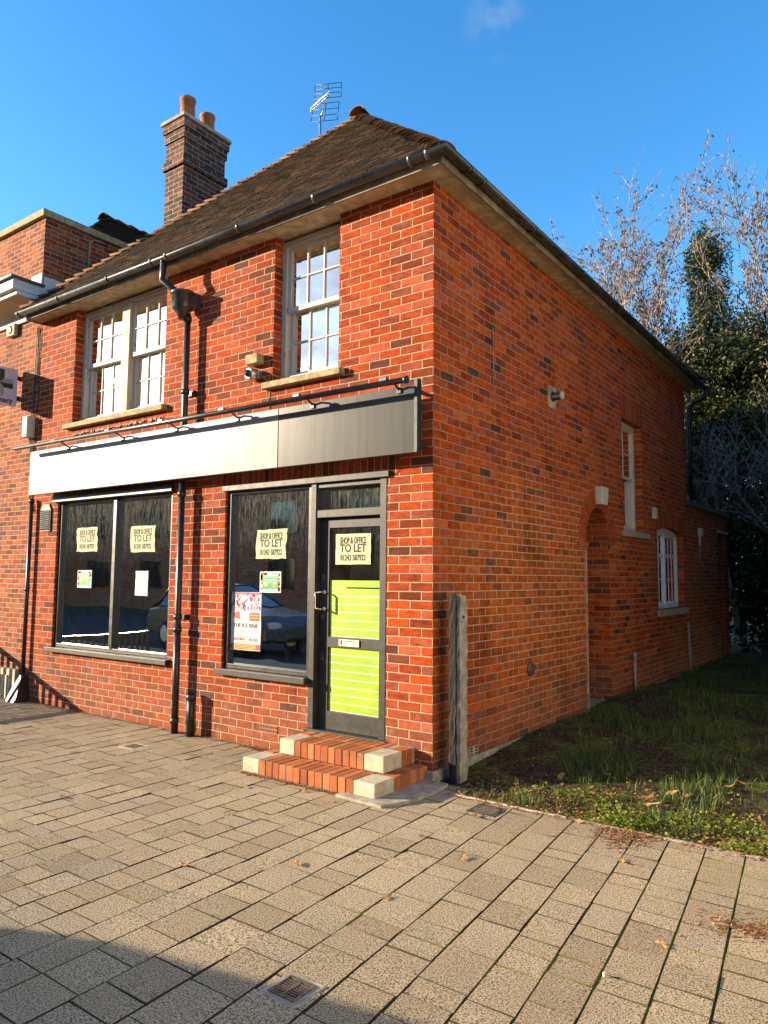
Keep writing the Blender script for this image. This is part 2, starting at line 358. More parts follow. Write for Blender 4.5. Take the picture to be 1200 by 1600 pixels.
def leaf_mat(name, stops, trans=.25, rough=.5):
    m = N(name); r = m.attr(); c = m.ramp(r, stops)
    s1 = m.bsdf(c, rough, None, 0, .4)
    t = m.n('ShaderNodeBsdfTranslucent'); m.link(m.hsv(c, v=1.3), t.inputs[0])
    x = m.n('ShaderNodeMixShader'); x.inputs[0].default_value = trans; m.link(s1, x.inputs[1]); m.link(t.outputs[0], x.inputs[2])
    return m.done(x.outputs[0])
M['ivy'] = leaf_mat('ivy_leaf', [(0, (.015, .024, .006)), (.4, (.04, .058, .011)), (.75, (.10, .11, .024)), (1, (.22, .19, .06))], .2, .5)
M['seed'] = leaf_mat('dry_seed_bunch', [(0, (.06, .036, .027)), (.5, (.15, .09, .065)), (1, (.27, .175, .125))], .2, .7)
M['grass'] = leaf_mat('grass_blade', [(0, (.025, .045, .008)), (.5, (.05, .09, .014)), (.9, (.10, .15, .024)), (1, (.24, .19, .07))], .3)
M['weed'] = leaf_mat('clover_leaf', [(0, (.09, .13, .015)), (.6, (.22, .28, .03)), (1, (.38, .38, .06))], .35)
M['dead'] = leaf_mat('dead_leaf', [(0, (.16, .07, .03)), (.5, (.36, .17, .07)), (1, (.52, .33, .14))], .2, .7)
M['darkhedge'] = leaf_mat('dark_hedge_leaf', [(0, (.008, .012, .005)), (1, (.03, .045, .012))], .1)

# ------------------------------------------------------------------ text
def text(name, s, size, mat, parent, org, side='front', bold=.0, sx=1.0, align='CENTER', ext=.0006):
    cu = bpy.data.curves.new(name, 'FONT'); cu.body = s; cu.size = size; cu.align_x = align; cu.align_y = 'CENTER'
    cu.extrude = ext; cu.offset = bold; cu.resolution_u = 3
    t = bpy.data.objects.new(name, cu); C.objects.link(t)
    dg = bpy.context.evaluated_depsgraph_get(); me = bpy.data.meshes.new_from_object(t.evaluated_get(dg))
    bpy.data.objects.remove(t)
    o = bpy.data.objects.new(name, me); C.objects.link(o); me.materials.clear(); me.materials.append(mat)
    if side == 'front': Rm = Matrix(((1,0,0),(0,0,-1),(0,1,0))).to_4x4()
    else: Rm = Matrix(((0,0,1),(1,0,0),(0,1,0))).to_4x4()
    me.transform(Matrix.Translation(Vector(org)) @ Rm @ Matrix.Diagonal((sx, 1, 1, 1)))
    o.parent = parent
    if parent is not None and parent.location.length > 0:
        me.transform(Matrix.Translation(-parent.location))
    return o

# ------------------------------------------------------------------ wall with openings
def wall(mb, u0, u1, v0, v1, holes, t=.28, back=True):
    us = sorted({u0, u1} | {h[0] for h in holes} | {h[1] for h in holes})
    vs = sorted({v0, v1} | {h[2] for h in holes} | {h[3] for h in holes})
    inh = lambda u, v: any(h[0] < u < h[1] and h[2] < v < h[3] for h in holes)
    for a, b in zip(us, us[1:]):
        for c, d in zip(vs, vs[1:]):
            if inh((a+b)/2, (c+d)/2): continue
            mb.face([(a,0,c),(b,0,c),(b,0,d),(a,0,d)])
            if back: mb.face([(b,t,c),(a,t,c),(a,t,d),(b,t,d)])
    for h in holes:
        a, b, c, d = h[:4]; dp = h[4] if len(h) > 4 else t
        mb.face([(a,0,c),(a,0,d),(a,dp,d),(a,dp,c)]); mb.face([(b,0,d),(b,0,c),(b,dp,c),(b,dp,d)])
        mb.face([(a,0,d),(b,0,d),(b,dp,d),(a,dp,d)]); mb.face([(b,0,c),(a,0,c),(a,dp,c),(b,dp,c)])

H = 5.02; LX = -6.22; DY = 8.32
shop = empty('shop_building', (0,0,0), 'two storey red brick corner shop with hipped tile roof, empty and to let', 'building')

# openings -- front (u=x)
W1 = (-5.40, -3.57, 3.53, 5.02); W2 = (-1.87, -1.03, 3.53, 5.02)
S1 = (-5.63, -3.35, .72, 2.56); S2 = (-2.50, -.465, .70, 2.50); 
mb = MB(FR)
wall(mb, LX, 0, -.15, H, [W1, W2, S1, (-2.50, -1.33, .70, 2.50), (-1.33, -.465, .25, 2.50)])
mb.build('front_wall', M['brick'], shop)
# side openings (u=y)
AR = (3.44, 4.28, .05, 2.52); WA = (4.86, 5.75, 2.28, 3.85); WB = (6.43, 7.98, 1.16, 2.50)
mb = MB(SD)
wall(mb, 0, DY, -.15, H, [(AR[0], AR[1], AR[2], AR[3], 1.1), WA, WB])
# arch spandrels, coplanar with the wall, filling the square head of the recess
zc = 2.08; rc = .42; uc = 3.86; ztop = 2.52; n = 12
arc = [(uc + rc*math.cos(PI*i/n*1.0), zc + rc*math.sin(PI*i/n)) for i in range(n+1)]
for (ua, va), (ub, vb) in zip(arc, arc[1:]):
    mb.face([(ua,0,va),(ua,0,ztop),(ub,0,ztop),(ub,0,vb)])
    mb.face([(ua,0,va),(ub,0,vb),(ub,1.1,vb),(ua,1.1,va)], sm=False)
# window B segmental head
def seg(u0, u1, vspring, rise, n=8):
    c = (u1-u0)/2; Rr = (c*c + rise*rise)/(2*rise); zc_ = vspring + rise - Rr; um = (u0+u1)/2
    return [(u0+(u1-u0)*i/n, zc_+math.sqrt(max(0, Rr*Rr-(u0+(u1-u0)*i/n-um)**2))) for i in range(n+1)]
sb = seg(WB[0], WB[1], 2.37, .08)
for (ua, va), (ub, vb) in zip(sb, sb[1:]):
    mb.face([(ua,0,va),(ub,0,vb),(ub,0,WB[3]),(ua,0,WB[3])]); mb.face([(ua,0,va),(ub,0,vb),(ub,.28,vb),(ua,.28,va)])
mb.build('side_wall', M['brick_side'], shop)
# recess back wall with an old door
mb = MB(SD); mb.face([(3.40,1.1,0),(4.32,1.1,0),(4.32,1.1,2.6),(3.40,1.1,2.6)])
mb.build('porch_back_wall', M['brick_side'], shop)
pd = MB(SD); pd.box(3.50,4.22,1.04,1.09,.2,2.05); [pd.box(3.58+.34*i,3.58+.34*i+.26,1.02,1.04,.35+.85*j,1.05+.8*j) for i in (0,1) for j in (0,1)]
pd.build('porch_door', M['doorgrey'], shop, .004)
mb = MB(SD); mb.box(3.30,4.44,-.06,1.1,-.05,.09); mb.build('porch_step', M['concrete'], shop, .01)
# rear + left walls
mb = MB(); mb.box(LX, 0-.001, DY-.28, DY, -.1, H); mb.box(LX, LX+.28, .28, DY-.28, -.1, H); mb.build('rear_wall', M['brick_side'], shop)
# plinth on the side
mb = MB(SD); mb.box(.0, 3.28, -.035, .0, -.1, .085); mb.box(4.46, DY, -.035, .0, -.1, .10); mb.box(-.035,.0,-.035,.30,-.1,.085)
mb.build('plinth', M['concrete'], shop, .012)
mb = MB(SD); mb.box(3.395,3.425,-.018,.0,.10,1.98); mb.build('render_strip', M['mortar'], shop)

# voussoirs of the arch
mb = MB(SD); k = 34
for i in range(k):
    a0 = PI*i/k+.010; a1 = PI*(i+1)/k-.010; r0, r1 = rc+.001, rc+.225
    q = [(uc+r0*math.cos(a0), zc+r0*math.sin(a0)), (uc+r1*math.cos(a0), zc+r1*math.sin(a0)), (uc+r1*math.cos(a1), zc+r1*math.sin(a1)), (uc+r0*math.cos(a1), zc+r0*math.sin(a1))]
    o = random.uniform(-.007, -.002)
    mb.hexa([(a, .05, b) for a, b in q]+[(a, o, b) for a, b in q], random.random())
mb.build('arch_ring', M['voussoir'], shop)
for s in (0, 1):
    mb = MB(SD)
    u = (AR[0]-.30, AR[0]+.0) if s == 0 else (AR[1], AR[1]+.30)
    mb.box(u[0], u[1], -.035, .02, 2.00, 2.05); mb.box(u[0]+.01, u[1], -.02, .02, 1.955, 1.998)
    mb.build('impost_band', M['edging'], shop)
# flat arch over side windows (upright bricks)
mb = MB(SD); kk = 14
for i in range(kk):
    t0 = i/kk; t1 = (i+1)/kk; f = lambda t, top: (WA[0]-.02+(WA[1]-WA[0]+.04)*t + (t-.5)*(.16 if top else 0))
    mb.hexa([(f(t0,0)+.004,.05,3.852),(f(t1,0)-.004,.05,3.852),(f(t1,1)-.004,.05,4.18),(f(t0,1)+.004,.05,4.18),
             (f(t0,0)+.004,-.004,3.852),(f(t1,0)-.004,-.004,3.852),(f(t1,1)-.004,-.004,4.18),(f(t0,1)+.004,-.004,4.18)], random.random())
mb.build('flat_arch', M['voussoir'], shop)
mb = MB(SD); kk = 22; sb2 = seg(WB[0], WB[1], 2.37, .08, kk)
for i in range(kk):
    (ua, va), (ub, vb) = sb2[i], sb2[i+1]; s0 = (i/kk-.5)*.12; s1 = ((i+1)/kk-.5)*.12; hh = .25
    q = [(ua+.004, va+.001), (ub-.004, vb+.001), (ub-.004+s1, vb+hh), (ua+.004+s0, va+hh)]
    mb.hexa([(a,.05,b) for a, b in q]+[(a,-.004,b) for a, b in q], random.random())
mb.build('segmental_arch', M['voussoir'], shop)
# soldier courses above the shop windows
mb = MB(); mb.box(-5.75, -3.2, -.004, .02, 2.565, 2.78); mb.box(-2.62, -.34, -.004, .02, 2.505, 2.72)
mb.build('soldier_course', M['soldier'], shop)

# ------------------------------------------------------------------ roof
E0 = 5.095; OH = .255; RX0, RX1 = -6.35, OH; RY0, RY1 = -OH, DY+OH
w = (RX1-RX0)/2; RISE = 8.29-E0; LF = 2.87-RY0; pitch = RISE/w
apexA = (RX0+w, RY0+LF, E0+RISE); apexB = (RX0+w, RY1-LF, E0+RISE)
roof = MB()
roof.face([(RX0,RY0,E0),(RX1,RY0,E0),apexA]); roof.face([(RX1,RY0,E0),(RX1,RY1,E0),apexB,apexA])
roof.face([(RX1,RY1,E0),(RX0,RY1,E0),apexB]); roof.face([(RX0,RY1,E0),(RX0,RY0,E0),apexA,apexB])
roof.face([(RX0,RY0,E0-.004),(RX0,RY1,E0-.004),(RX1,RY1,E0-.004),(RX1,RY0,E0-.004)])
def slope_tiles(mb, org, du, dn, length, inset, run):   # org corner, du along eave, dn horizontal uphill direction
    org = Vector(org); du = Vector(du); dn = Vector(dn); L = run; up = (dn + Vector((0,0,RISE/run))); nrm = du.cross(up).normalized()
    if nrm.z < 0: nrm = -nrm
    rows = 46; g = L/rows; tw = .165; th = .022
    for r in range(rows):
        h0 = r*g; h1 = min(L, (r+1)*g+.05)
        a = h0*inset[0]+.02; b = length-h0*inset[1]-.02
        x = a - (tw/2 if r % 2 else 0)
        while x < b:
            p0 = max(x, a); p1 = min(x+tw-.004, b); x += tw
            if p1-p0 < .03: continue
            jj = random.uniform(-.004, .005); jh = random.uniform(0, .007)
            def P(s, h, o): return tuple(org + du*s + up*h + nrm*o)
            q0 = max(h0-.004+jj*.7, -.03); rr = random.random()
            m_ = min(h1, L-.002)
            # upper end stays inside the slope's triangle
            ca = max(p0, m_*inset[0]); cb = min(p1, length-m_*inset[1])
            if ca > cb: ca = cb = (ca+cb)/2
            mb.hexa([P(p0,q0,.004),P(p1,q0,.004),P(cb,m_,.001),P(ca,m_,.001),
                     P(p0,q0,.004+th+jh),P(p1,q0,.004+th+jh),P(cb,m_,.006),P(ca,m_,.006)], rr)
slope_tiles(roof, (RX0,RY0,E0), (1,0,0), (0,1,0), RX1-RX0, (w/LF,w/LF), LF)
slope_tiles(roof, (RX1,RY0,E0), (0,1,0), (-1,0,0), RY1-RY0, (LF/w,LF/w), w)
slope_tiles(roof, (RX1,RY1,E0), (-1,0,0), (0,-1,0), RX1-RX0, (w/LF,w/LF), LF)
slope_tiles(roof, (RX0,RY1,E0), (0,-1,0), (1,0,0), RY1-RY0, (LF/w,LF/w), w)
ro = roof.build('roof', M['tile'], shop)
def bonnets(mb, a, b, n, r0=.135, close=False):
    a = Vector(a); b = Vector(b); t = (b-a).normalized(); s = t.cross(Vector((0,0,1))).normalized(); up = s.cross(t).normalized()
    if up.z < 0: up = -up
    step = (b-a).length/n
    for i in range(n):
        c0 = a + t*(i*step-.02); c1 = a + t*((i+1)*step+.05); rr = random.random(); j = random.uniform(-.008, .008)
        K = 8; A0 = R(12); A1 = R(168); Rr = []
        for c, rad, lift in ((c0, r0+.012+j, .018), (c1, r0*.86, -.012)):
            Rr.append([mb.vert(tuple(c + s*(rad*math.cos(A0+(A1-A0)*k/K)) + up*(rad*.78*math.sin(A0+(A1-A0)*k/K)+lift-.05))) for k in range(K+1)])
            Rr.append([mb.vert(tuple(c + s*((rad-.016)*math.cos(A0+(A1-A0)*k/K)) + up*((rad-.016)*.78*math.sin(A0+(A1-A0)*k/K)+lift-.05))) for k in range(K+1)])
        for k in range(K):
            mb.idx((Rr[0][k], Rr[0][k+1], Rr[2][k+1], Rr[2][k]), rr, True)
            mb.idx((Rr[0][k+1], Rr[0][k], Rr[1][k], Rr[1][k+1]), rr)
mb = MB()
bonnets(mb, (RX1-.05, RY0+.05, E0+.01), (apexA[0], apexA[1], apexA[2]-.02), 40, .115); bonnets(mb, (RX0+.04, RY0+.04, E0+.04), (apexA[0], apexA[1], apexA[2]-.02), 40, .115)
bonnets(mb, (RX1, RY1, E0+.05), apexB, 40); bonnets(mb, (RX0, RY1, E0+.05), apexB, 40)
ht = mb.build('hip_tiles', M['bonnet'], ro)
mb = MB(); bonnets(mb, (apexA[0], apexA[1]-.10, apexA[2]+.02), (apexB[0], apexB[1]+.1, apexB[2]+.02), 7, .125); mb.build('ridge_tiles', M['bonnet'], ro)

# fascia, soffit
mb = MB(); f0 = .212
mb.box(LX-.02, f0, -f0, -f0+.022, 4.985, 5.10); mb.box(f0-.022, f0, -f0+.022, DY+f0, 4.985, 5.10); mb.box(LX-.02, f0, DY+f0-.02, DY+f0, 4.985, 5.10)
mb.box(LX-.042, LX-.02, -f0, -.0, 4.985, 5.10)
mb.build('fascia', M['fascia'], shop, .003)
mb = MB(); mb.box(LX-.02, f0-.024, -f0+.024, -.0, 5.004, 5.018); mb.box(.0, f0-.024, .0, DY+.17, 5.004, 5.018); mb.box(f0-.05, f0-.024, -f0+.024, DY, 4.992, 5.004); mb.box(LX, f0-.05, -f0+.024, -f0+.05, 4.992, 5.004)
mb.box(LX+.3, 0, .0, .3, 5.018, 5.028)
mb.build('soffit', M['soffit'], shop)
# gutters: half round channel
def gutter(path, rad=.050, n=10):
    mb = MB(); P = [Vector(p) for p in path]; rings = []
    for i, p in enumerate(P):
        d0 = (P[i]-P[i-1]).normalized() if i else None; d1 = (P[i+1]-P[i]).normalized() if i < len(P)-1 else None
        d = ((d0 or d1)+(d1 or d0)).normalized(); side = d.cross(Vector((0,0,1))).normalized()
        k = 1/max(.3, abs(side.dot((d0 or d1).cross(Vector((0,0,1)))))); 
        o = [mb.vert(tuple(p + side*(rad*k*math.cos(PI*j/n)) - Vector((0,0,rad*math.sin(PI*j/n))))) for j in range(n+1)]
        q = [mb.vert(tuple(p + side*((rad-.005)*k*math.cos(PI*j/n)) - Vector((0,0,(rad-.005)*math.sin(PI*j/n)-.001)))) for j in range(n+1)]
        rings.append((o, q))
    for (o0, q0), (o1, q1) in zip(rings, rings[1:]):
        for j in range(n):
            mb.idx((o0[j], o1[j], o1[j+1], o0[j+1]), .5, True); mb.idx((q0[j+1], q1[j+1], q1[j], q0[j]), .5, True)
        mb.idx((o0[0], q0[0], q1[0], o1[0])); mb.idx((o0[n], o1[n], q1[n], q0[n]))
    for e in (rings[0], rings[-1]): mb.idx(e[0])
    return mb
gy = f0+.055
g = gutter([(-6.36,-gy,5.075),(-3.3,-gy,5.065),(gy,-gy,5.08),(gy,4,5.075),(gy,DY+.5,5.06)])
go = g.build('gutter', M['gutter'], shop)
def joiner(x, y, z, axis, L=.1, rad=.056):
    mb = MB()
    n = 10; a = 'x' if axis == 'x' else 'y'; ring = []
    for s in (-L/2, L/2):
        c = Vector((x+s, y, z)) if a == 'x' else Vector((x, y+s, z)); sd = Vector((0,1,0)) if a == 'x' else Vector((1,0,0))
        ring.append([mb.vert(tuple(c+sd*(rad*math.cos(PI*j/n))-Vector((0,0,rad*math.sin(PI*j/n))))) for j in range(n+1)])
    for j in range(n): mb.idx((ring[0][j], ring[1][j], ring[1][j+1], ring[0][j+1]), .5, True)
    mb.idx(ring[0]); mb.idx(ring[1][::-1]); mb.build('gutter_bracket', M['gutter'], go)
for x in (-6.3, -5.35, -4.3, -3.48, -3.22, -2.1, -1.1, -.05, .12): joiner(x, -gy, 5.07, 'x', .035)
for y in (.1, .35, 1.4, 2.7, 4.0, 5.3, 6.6, 7.9): joiner(gy, y, 5.073, 'y', .035)

# front downpipe with hopper
dp = MB(); px = -3.075; py = -.095; r_ = .034
dp.tube([(-3.30,-gy,5.04),(-3.30,-gy,4.90),(-3.27,-.30,4.80),(-3.2,-.17,4.70),(-3.17,-.15,4.62)], .036, 10)
dp.tube([(px,py,4.44),(px,py,3.4),(px,py,2.62)], r_, 12)
dp.tube([(px,py,2.62),(px,py,1.12),(px,py,1.10)], r_, 12); dp.tube([(px,py,1.12),(px+.005,py,.0)], r_+.003, 12)
for z in (4.35, 3.55, 2.45, 1.16, 1.03, .1): dp.tube([(px,py,z),(px,py,z+.055)], r_+.011, 12)
for z in (3.55, 1.16): dp.box(px-.07, px+.07, -.03, -.0, z, z+.05)
do = dp.build('downpipe', M['black'], shop)
hp = MB(); hp.lathe((-3.10,-.15,4.44), [(.04,-.07),(.055,-.02),(.10,.03),(.116,.05),(.116,.19),(.134,.195),(.134,.222),(.10,.222)], 20)
hp.box(-3.1,-2.98,-.14,.0,4.50,4.66)
hp.build('hopper', M['gutter'], do)
dp = MB(); dp.tube([(-2.83,-.09,.0),(-2.83,-.09,.42)], .042, 12); dp.tube([(-2.83,-.09,.36),(-2.83,-.09,.42)], .052, 12); dp.build('pipe_stub', M['black'], shop)
# left downpipe at the party line
dp = MB(); dp.tube([(-6.17,-.055,2.60),(-6.17,-.055,.10)], .026, 10)
dp.hexa([(-6.30,-.20,0),(-6.06,-.20,0),(-6.06,-.01,0),(-6.30,-.01,0),(-6.20,-.09,.34),(-6.14,-.09,.34),(-6.14,-.02,.34),(-6.20,-.02,.34)])
for z in (2.55, 1.4): dp.tube([(-6.17,-.055,z),(-6.17,-.055,z+.05)], .034, 10)
dp.build('corner_pipe', M['black'], shop)
# rear side gutter outlet
dp = MB(); dp.tube([(gy,DY+.38,5.02),(gy,DY+.38,4.93),(gy-.05,DY+.30,4.83),(.12,DY+.12,4.72),(.06,DY+.06,4.62),(.06,DY+.06,3.0)], .036, 10); dp.build('rear_downpipe', M['black'], shop)

# ------------------------------------------------------------------ chimney
CX1 = -5.19; CX0 = -5.60; CY0 = 1.42; CY1 = 2.20; CT = 8.40
ch = MB()
def cbox(o, z0, z1): ch.box(CX0-o, CX1+o, CY0-o, CY1+o, z0, z1)
cbox(0, 5.5, 7.60); cbox(.034, 7.60, 7.72); cbox(.0, 7.72, 8.02); cbox(.022, 8.02, 8.17); cbox(.045, 8.17, 8.30)
cho = ch.build('chimney', M['chim'], shop)
cc = MB(); cc.box(CX0-.07, CX1+.07, CY0-.07, CY1+.07, 8.30, 8.355); cc.hexa([(CX0-.02,CY0-.02,8.355),(CX1+.02,CY0-.02,8.355),(CX1+.02,CY1+.02,8.355),(CX0-.02,CY1+.02,8.355),(CX0+.08,CY0+.08,8.42),(CX1-.08,CY0+.08,8.42),(CX1-.08,CY1-.08,8.42),(CX0+.08,CY1-.08,8.42)])
cc.build('chimney_cap', M['concrete'], cho, .008)
for yy, hh in ((1.62, .40), (2.0, .34)):
    p = MB(); p.lathe((-5.39,yy,8.38), [(.118,0),(.112,.10),(.106,hh-.06),(.116,hh-.055),(.122,hh-.03),(.118,hh-.004),(.105,hh),(.085,hh),(.08,.1)], 22)
    p.build('chimney_pot', M['terracotta'], cho)

# ------------------------------------------------------------------ first floor sash windows (front)
def sash(T, parent, u0, u1, v0, v1, cols, rows, w0, mat, thick=.04, st=.045, bar=.018):
    """one sliding sash with its glazing bars, panes as child"""
    mb = MB(T)
    mb.box(u0, u0+st, w0, w0+thick, v0, v1); mb.box(u1-st, u1, w0, w0+thick, v0, v1)
    mb.box(u0+st, u1-st, w0, w0+thick, v0, v0+st*1.1); mb.box(u0+st, u1-st, w0, w0+thick, v1-st*.9, v1)
    a0, a1, b0, b1 = u0+st, u1-st, v0+st*1.1, v1-st*.9
    for i in range(1, cols): c = a0+(a1-a0)*i/cols; mb.box(c-bar/2, c+bar/2, w0+.006, w0+thick-.004, b0, b1)
    for j in range(1, rows): c = b0+(b1-b0)*j/rows; mb.box(a0, a1, w0+.008, w0+thick-.006, c-bar/2, c+bar/2)
    s = mb.build('sash', mat, parent, .002)
    g = MB(T); g.box(a0, a1, w0+thick*.55, w0+thick*.55+.003, b0, b1); g.build('pane', M['glassup'], s)
    return s
def curtain(T, parent, u0, u1, v0, v1, w0, mat, amp=.02, per=.09, name='curtain', gather=0):
    mb = MB(T); n = max(10, int((u1-u0)/.012)); top = []; bot = []
    for i in range(n+1):
        u = u0+(u1-u0)*i/n; a = amp*math.sin(u/per*2*PI + 1.2*math.sin(u*7)); b = amp*1.3*math.sin(u/per*2*PI+.6+1.5*math.sin(u*6))
        top.append(mb.vert((u, w0+a, v1))); bot.append(mb.vert((u, w0+b, v0)))
    for i in range(n): mb.idx((top[i], bot[i], bot[i+1], top[i+1]), .5, True)
    return mb.build(name, mat, parent)
def upstairs(u0, u1, v0, v1, pairs, T=FR, w0=.115, mat='white'):
    fr = MB(T); jb = .055; d = .13
    fr.box(u0, u0+jb, w0, w0+d, v0, v1); fr.box(u1-jb, u1, w0, w0+d, v0, v1); fr.box(u0+jb, u1-jb, w0, w0+d, v1-.06, v1)
    fr.box(u0+jb, u1-jb, w0-.02, w0+d, v0, v0+.055)
    fo = fr.build('window', M[mat], shop, .003)
    spans = []
    if pairs == 2:
        mid = (u0+u1)/2; mu = MB(T); mu.box(mid-.075, mid+.075, w0-.012, w0+d, v0+.055, v1-.06); mu.build('mullion', M['whitey'], fo, .003)
        spans = [(u0+jb, mid-.075), (mid+.075, u1-jb)]
    else: spans = [(u0+jb, u1-jb)]
    zm = (v0+v1)/2 + .01
    for a, b in spans:
        sash(T, fo, a, b, zm-.02, v1-.06, 3, 2, w0+.02, M[mat]); sash(T, fo, a, b, v0+.055, zm+.025, 3, 2, w0+.066, M[mat])
    return fo, spans
fo, sp = upstairs(W1[0], W1[1], W1[2], W1[3]-.03, 2)
for i, (a, b) in enumerate(sp):
    curtain(FR, fo, a+.16, b, W1[2]+.05, W1[3]-.1, .30, M['curtain'], .012, .11)
    curtain(FR, fo, a-.02, a+.17, W1[2]+.05, W1[3]-.1, .27, M['brown'], .02, .07, 'jamb_shade_strip')  # brown strip imitates the jamb's shadow at the left of each sash
fo2, sp2 = upstairs(W2[0], W2[1], W2[2], W2[3]-.03, 1)
a, b = sp2[0]
curtain(FR, fo2, a+.12, b, W2[2]+.05, W2[3]-.1, .32, M['curtain'], .012, .12); curtain(FR, fo2, a-.02, a+.12, W2[2]+.05, W2[3]-.1, .28, M['brown'], .02, .06, 'jamb_shade_strip')  # brown strip at left stands in for jamb shadow
mb = MB(); mb.box(-1.78, -1.69, .262, .275, 3.585, 3.68); mb.build('window_sticker', M['offwhite'], fo2)
for (a, b, f) in ((-5.50, -3.50, fo), (-1.955, -.955, fo2)):
    mb = MB(); mb.hexa([(a,-.075,3.45),(b,-.075,3.45),(b,.115,3.45),(a,.115,3.45),(a,-.075,3.513),(b,-.075,3.513),(b,.115,3.535),(a,.115,3.535)])
    mb.build('stone_sill', M['stone'], f, .008)
# lead/ pebble line of rough mortar under the left sill
mb = MB()
for i in range(70):
    x = -5.35+i*.026+random.uniform(-.01, .01); s = random.uniform(.008, .018)
    mb.box(x-s, x+s, -s*1.2, .0, 3.375+random.uniform(-.012, .012)-s*.6, 3.375+s*.8, random.random())
mb.build('rough_pointing', M['mortar'], shop, .004)

# side windows
swa = MB(SD); a, b, c, d = WA; swa.box(a, a+.06, .11, .22, c, d); swa.box(b-.06, b, .11, .22, c, d); swa.box(a+.06, b-.06, .11, .22, d-.07, d); swa.box(a+.06, b-.06, .10, .22, c, c+.06)
so = swa.build('window', M['white'], shop, .003)
zm = (c+d)/2
sash(SD, so, a+.06, b-.06, zm-.02, d-.07, 2, 2, .125, M['white'], .03, .035, .014); sash(SD, so, a+.06, b-.06, c+.06, zm+.025, 2, 2, .16, M['white'], .03, .035, .014)
mb = MB(SD); mb.box(a-.08, b+.14, -.06, .11, c-.085, c); mb.build('stone_sill', M['concrete'], so, .006)
swb = MB(SD); a, b, c, d = WB; swb.box(a, a+.05, .10, .15, c, 2.37); swb.box(b-.05, b, .10, .15, c, 2.37); swb.box(a+.07, b-.07, .09, .22, c, c+.07)
mu = (a+b)/2; swb.box(mu-.035, mu+.035, .095, .15, c+.07, 2.36)
hb = seg(a, b, 2.37, .08, 10)
for (ua, va), (ub, vb) in zip(hb, hb[1:]): swb.hexa([(ua,.22,2.34),(ub,.22,2.34),(ub,.22,vb),(ua,.22,va),(ua,.10,2.34),(ub,.10,2.34),(ub,.10,vb),(ua,.10,va)])
so2 = swb.build('window', M['whiteb'], shop, .002)
for (x0, x1) in ((a+.05, mu-.035), (mu+.035, b-.05)):
    sash(SD, so2, x0, x1, c+.07, 2.00, 3, 2, .115, M['whiteb'], .02, .03, .014); sash(SD, so2, x0, x1, 2.00, 2.34, 3, 1, .115, M['whiteb'], .02, .03, .014)
mb = MB(SD); mb.box(a-.06, b+.08, -.05, .10, c-.10, c); mb.build('stone_sill', M['concrete'], so2, .006)

# ------------------------------------------------------------------ shopfront
def shopframe(u0, u1, v0, v1, mull, name, fw=.055, d0=.03, d1=.12):
    mb = MB()
    mb.box(u0, u0+fw, d0, d1, v0, v1); mb.box(u1-fw, u1, d0, d1, v0, v1); mb.box(u0+fw, u1-fw, d0, d1, v1-fw, v1); mb.box(u0+fw, u1-fw, d0, d1, v0, v0+fw*.8)
    mb.box(u0-.03, u1+.03, -.018, d0-.001, v1-.02, v1+.035) if False else None
    fo = mb.build(name, M['frame'], shop, .003)
    for m_ in mull:
        q = MB(); q.box(m_-.03, m_+.03, d0-.008, d1, v0+fw*.8, v1-fw); q.build('mullion', M['frame'], fo, .003)
    xs = [u0+fw] + sorted(mull) + [u1-fw]
    for p0, p1 in zip(xs, xs[1:]):
        g = MB(); g.box(p0+(.03 if p0 in mull else 0), p1-(.03 if p1 in mull else 0), .072, .078, v0+fw*.8, v1-fw); g.build('pane', M['glass'], fo)
    return fo
s1 = shopframe(S1[0], S1[1], S1[2], S1[3], [-4.43], 'shop_window')
mb = MB(); mb.box(S1[0]-.05, S1[1]+.06, -.07, .03, S1[2]-.055, S1[2]); mb.build('sill', M['doorgrey'], s1, .005)
mb = MB(); mb.box(S1[0]-.06, S1[1]+.04, -.05, .03, S1[3]-.03, S1[3]+.06); mb.build('head_rail', M['black'], s1, .004)
s2 = shopframe(-2.50, -1.332, .70, 2.50, [], 'shop_window')
mb = MB(); mb.box(-2.54, -1.332, -.06, .03, .64, .70); mb.build('sill', M['doorgrey'], s2, .005)
mb = MB(); mb.box(-2.53, -.43, -.03, .03, 2.475, 2.53); mb.build('head_rail', M['doorgrey'], s2, .004)
# door set
df = MB(); df.box(-1.328, -1.268, -.004, .12, .255, 2.475); df.box(-.535, -.467, -.004, .12, .255, 2.475); df.box(-1.268, -.535, .005, .12, 2.155, 2.225); df.box(-1.268, -.535, .01, .12, 2.43, 2.475)
df.box(-1.36, -.45, -.025, .14, .222, .254)
dfo = df.build('door_frame', M['doorgrey'], shop, .003)
g = MB(); g.box(-1.268, -.535, .072, .078, 2.225, 2.43); g.build('fanlight', M['glass'], dfo)
dd = MB(); x0, x1, z0, z1 = -1.265, -.54, .256, 2.15; y0, y1 = .062, .105
dd.box(x0, x0+.11, y0, y1, z0, z1); dd.box(x1-.035, x1, y0, y1, z0, z1); dd.box(x0+.11, x1-.035, y0, y1, z1-.09, z1); dd.box(x0+.11, x1-.035, y0-.004, y1, .985, 1.075); dd.box(x0+.11, x1-.035, y0-.002, y1, z0, .415)
do_ = dd.build('door', M['doorgrey'], shop, .003)
g = MB(); g.box(x0+.11, x1-.035, .083, .087, 1.075, z1-.09); g.box(x0+.11, x1-.035, .083, .087, .415, .985); g.build('door_glass', M['glass'], do_)
lp = MB(); ll = MB()
def stripes(v0, v1, n, skip=None):
    p = (v1-v0)/n
    for i in range(n):
        a = v0+i*p; lp.box(x0+.112, x1-.037, .0785, .0815, a+.011, a+p)
        if skip is not None and i == skip:
            ll.box(x0+.112, x0+.30, .0785, .0815, a, a+.011); continue
        ll.box(x0+.112, x1-.037, .0785, .0815, a, a+.0105)
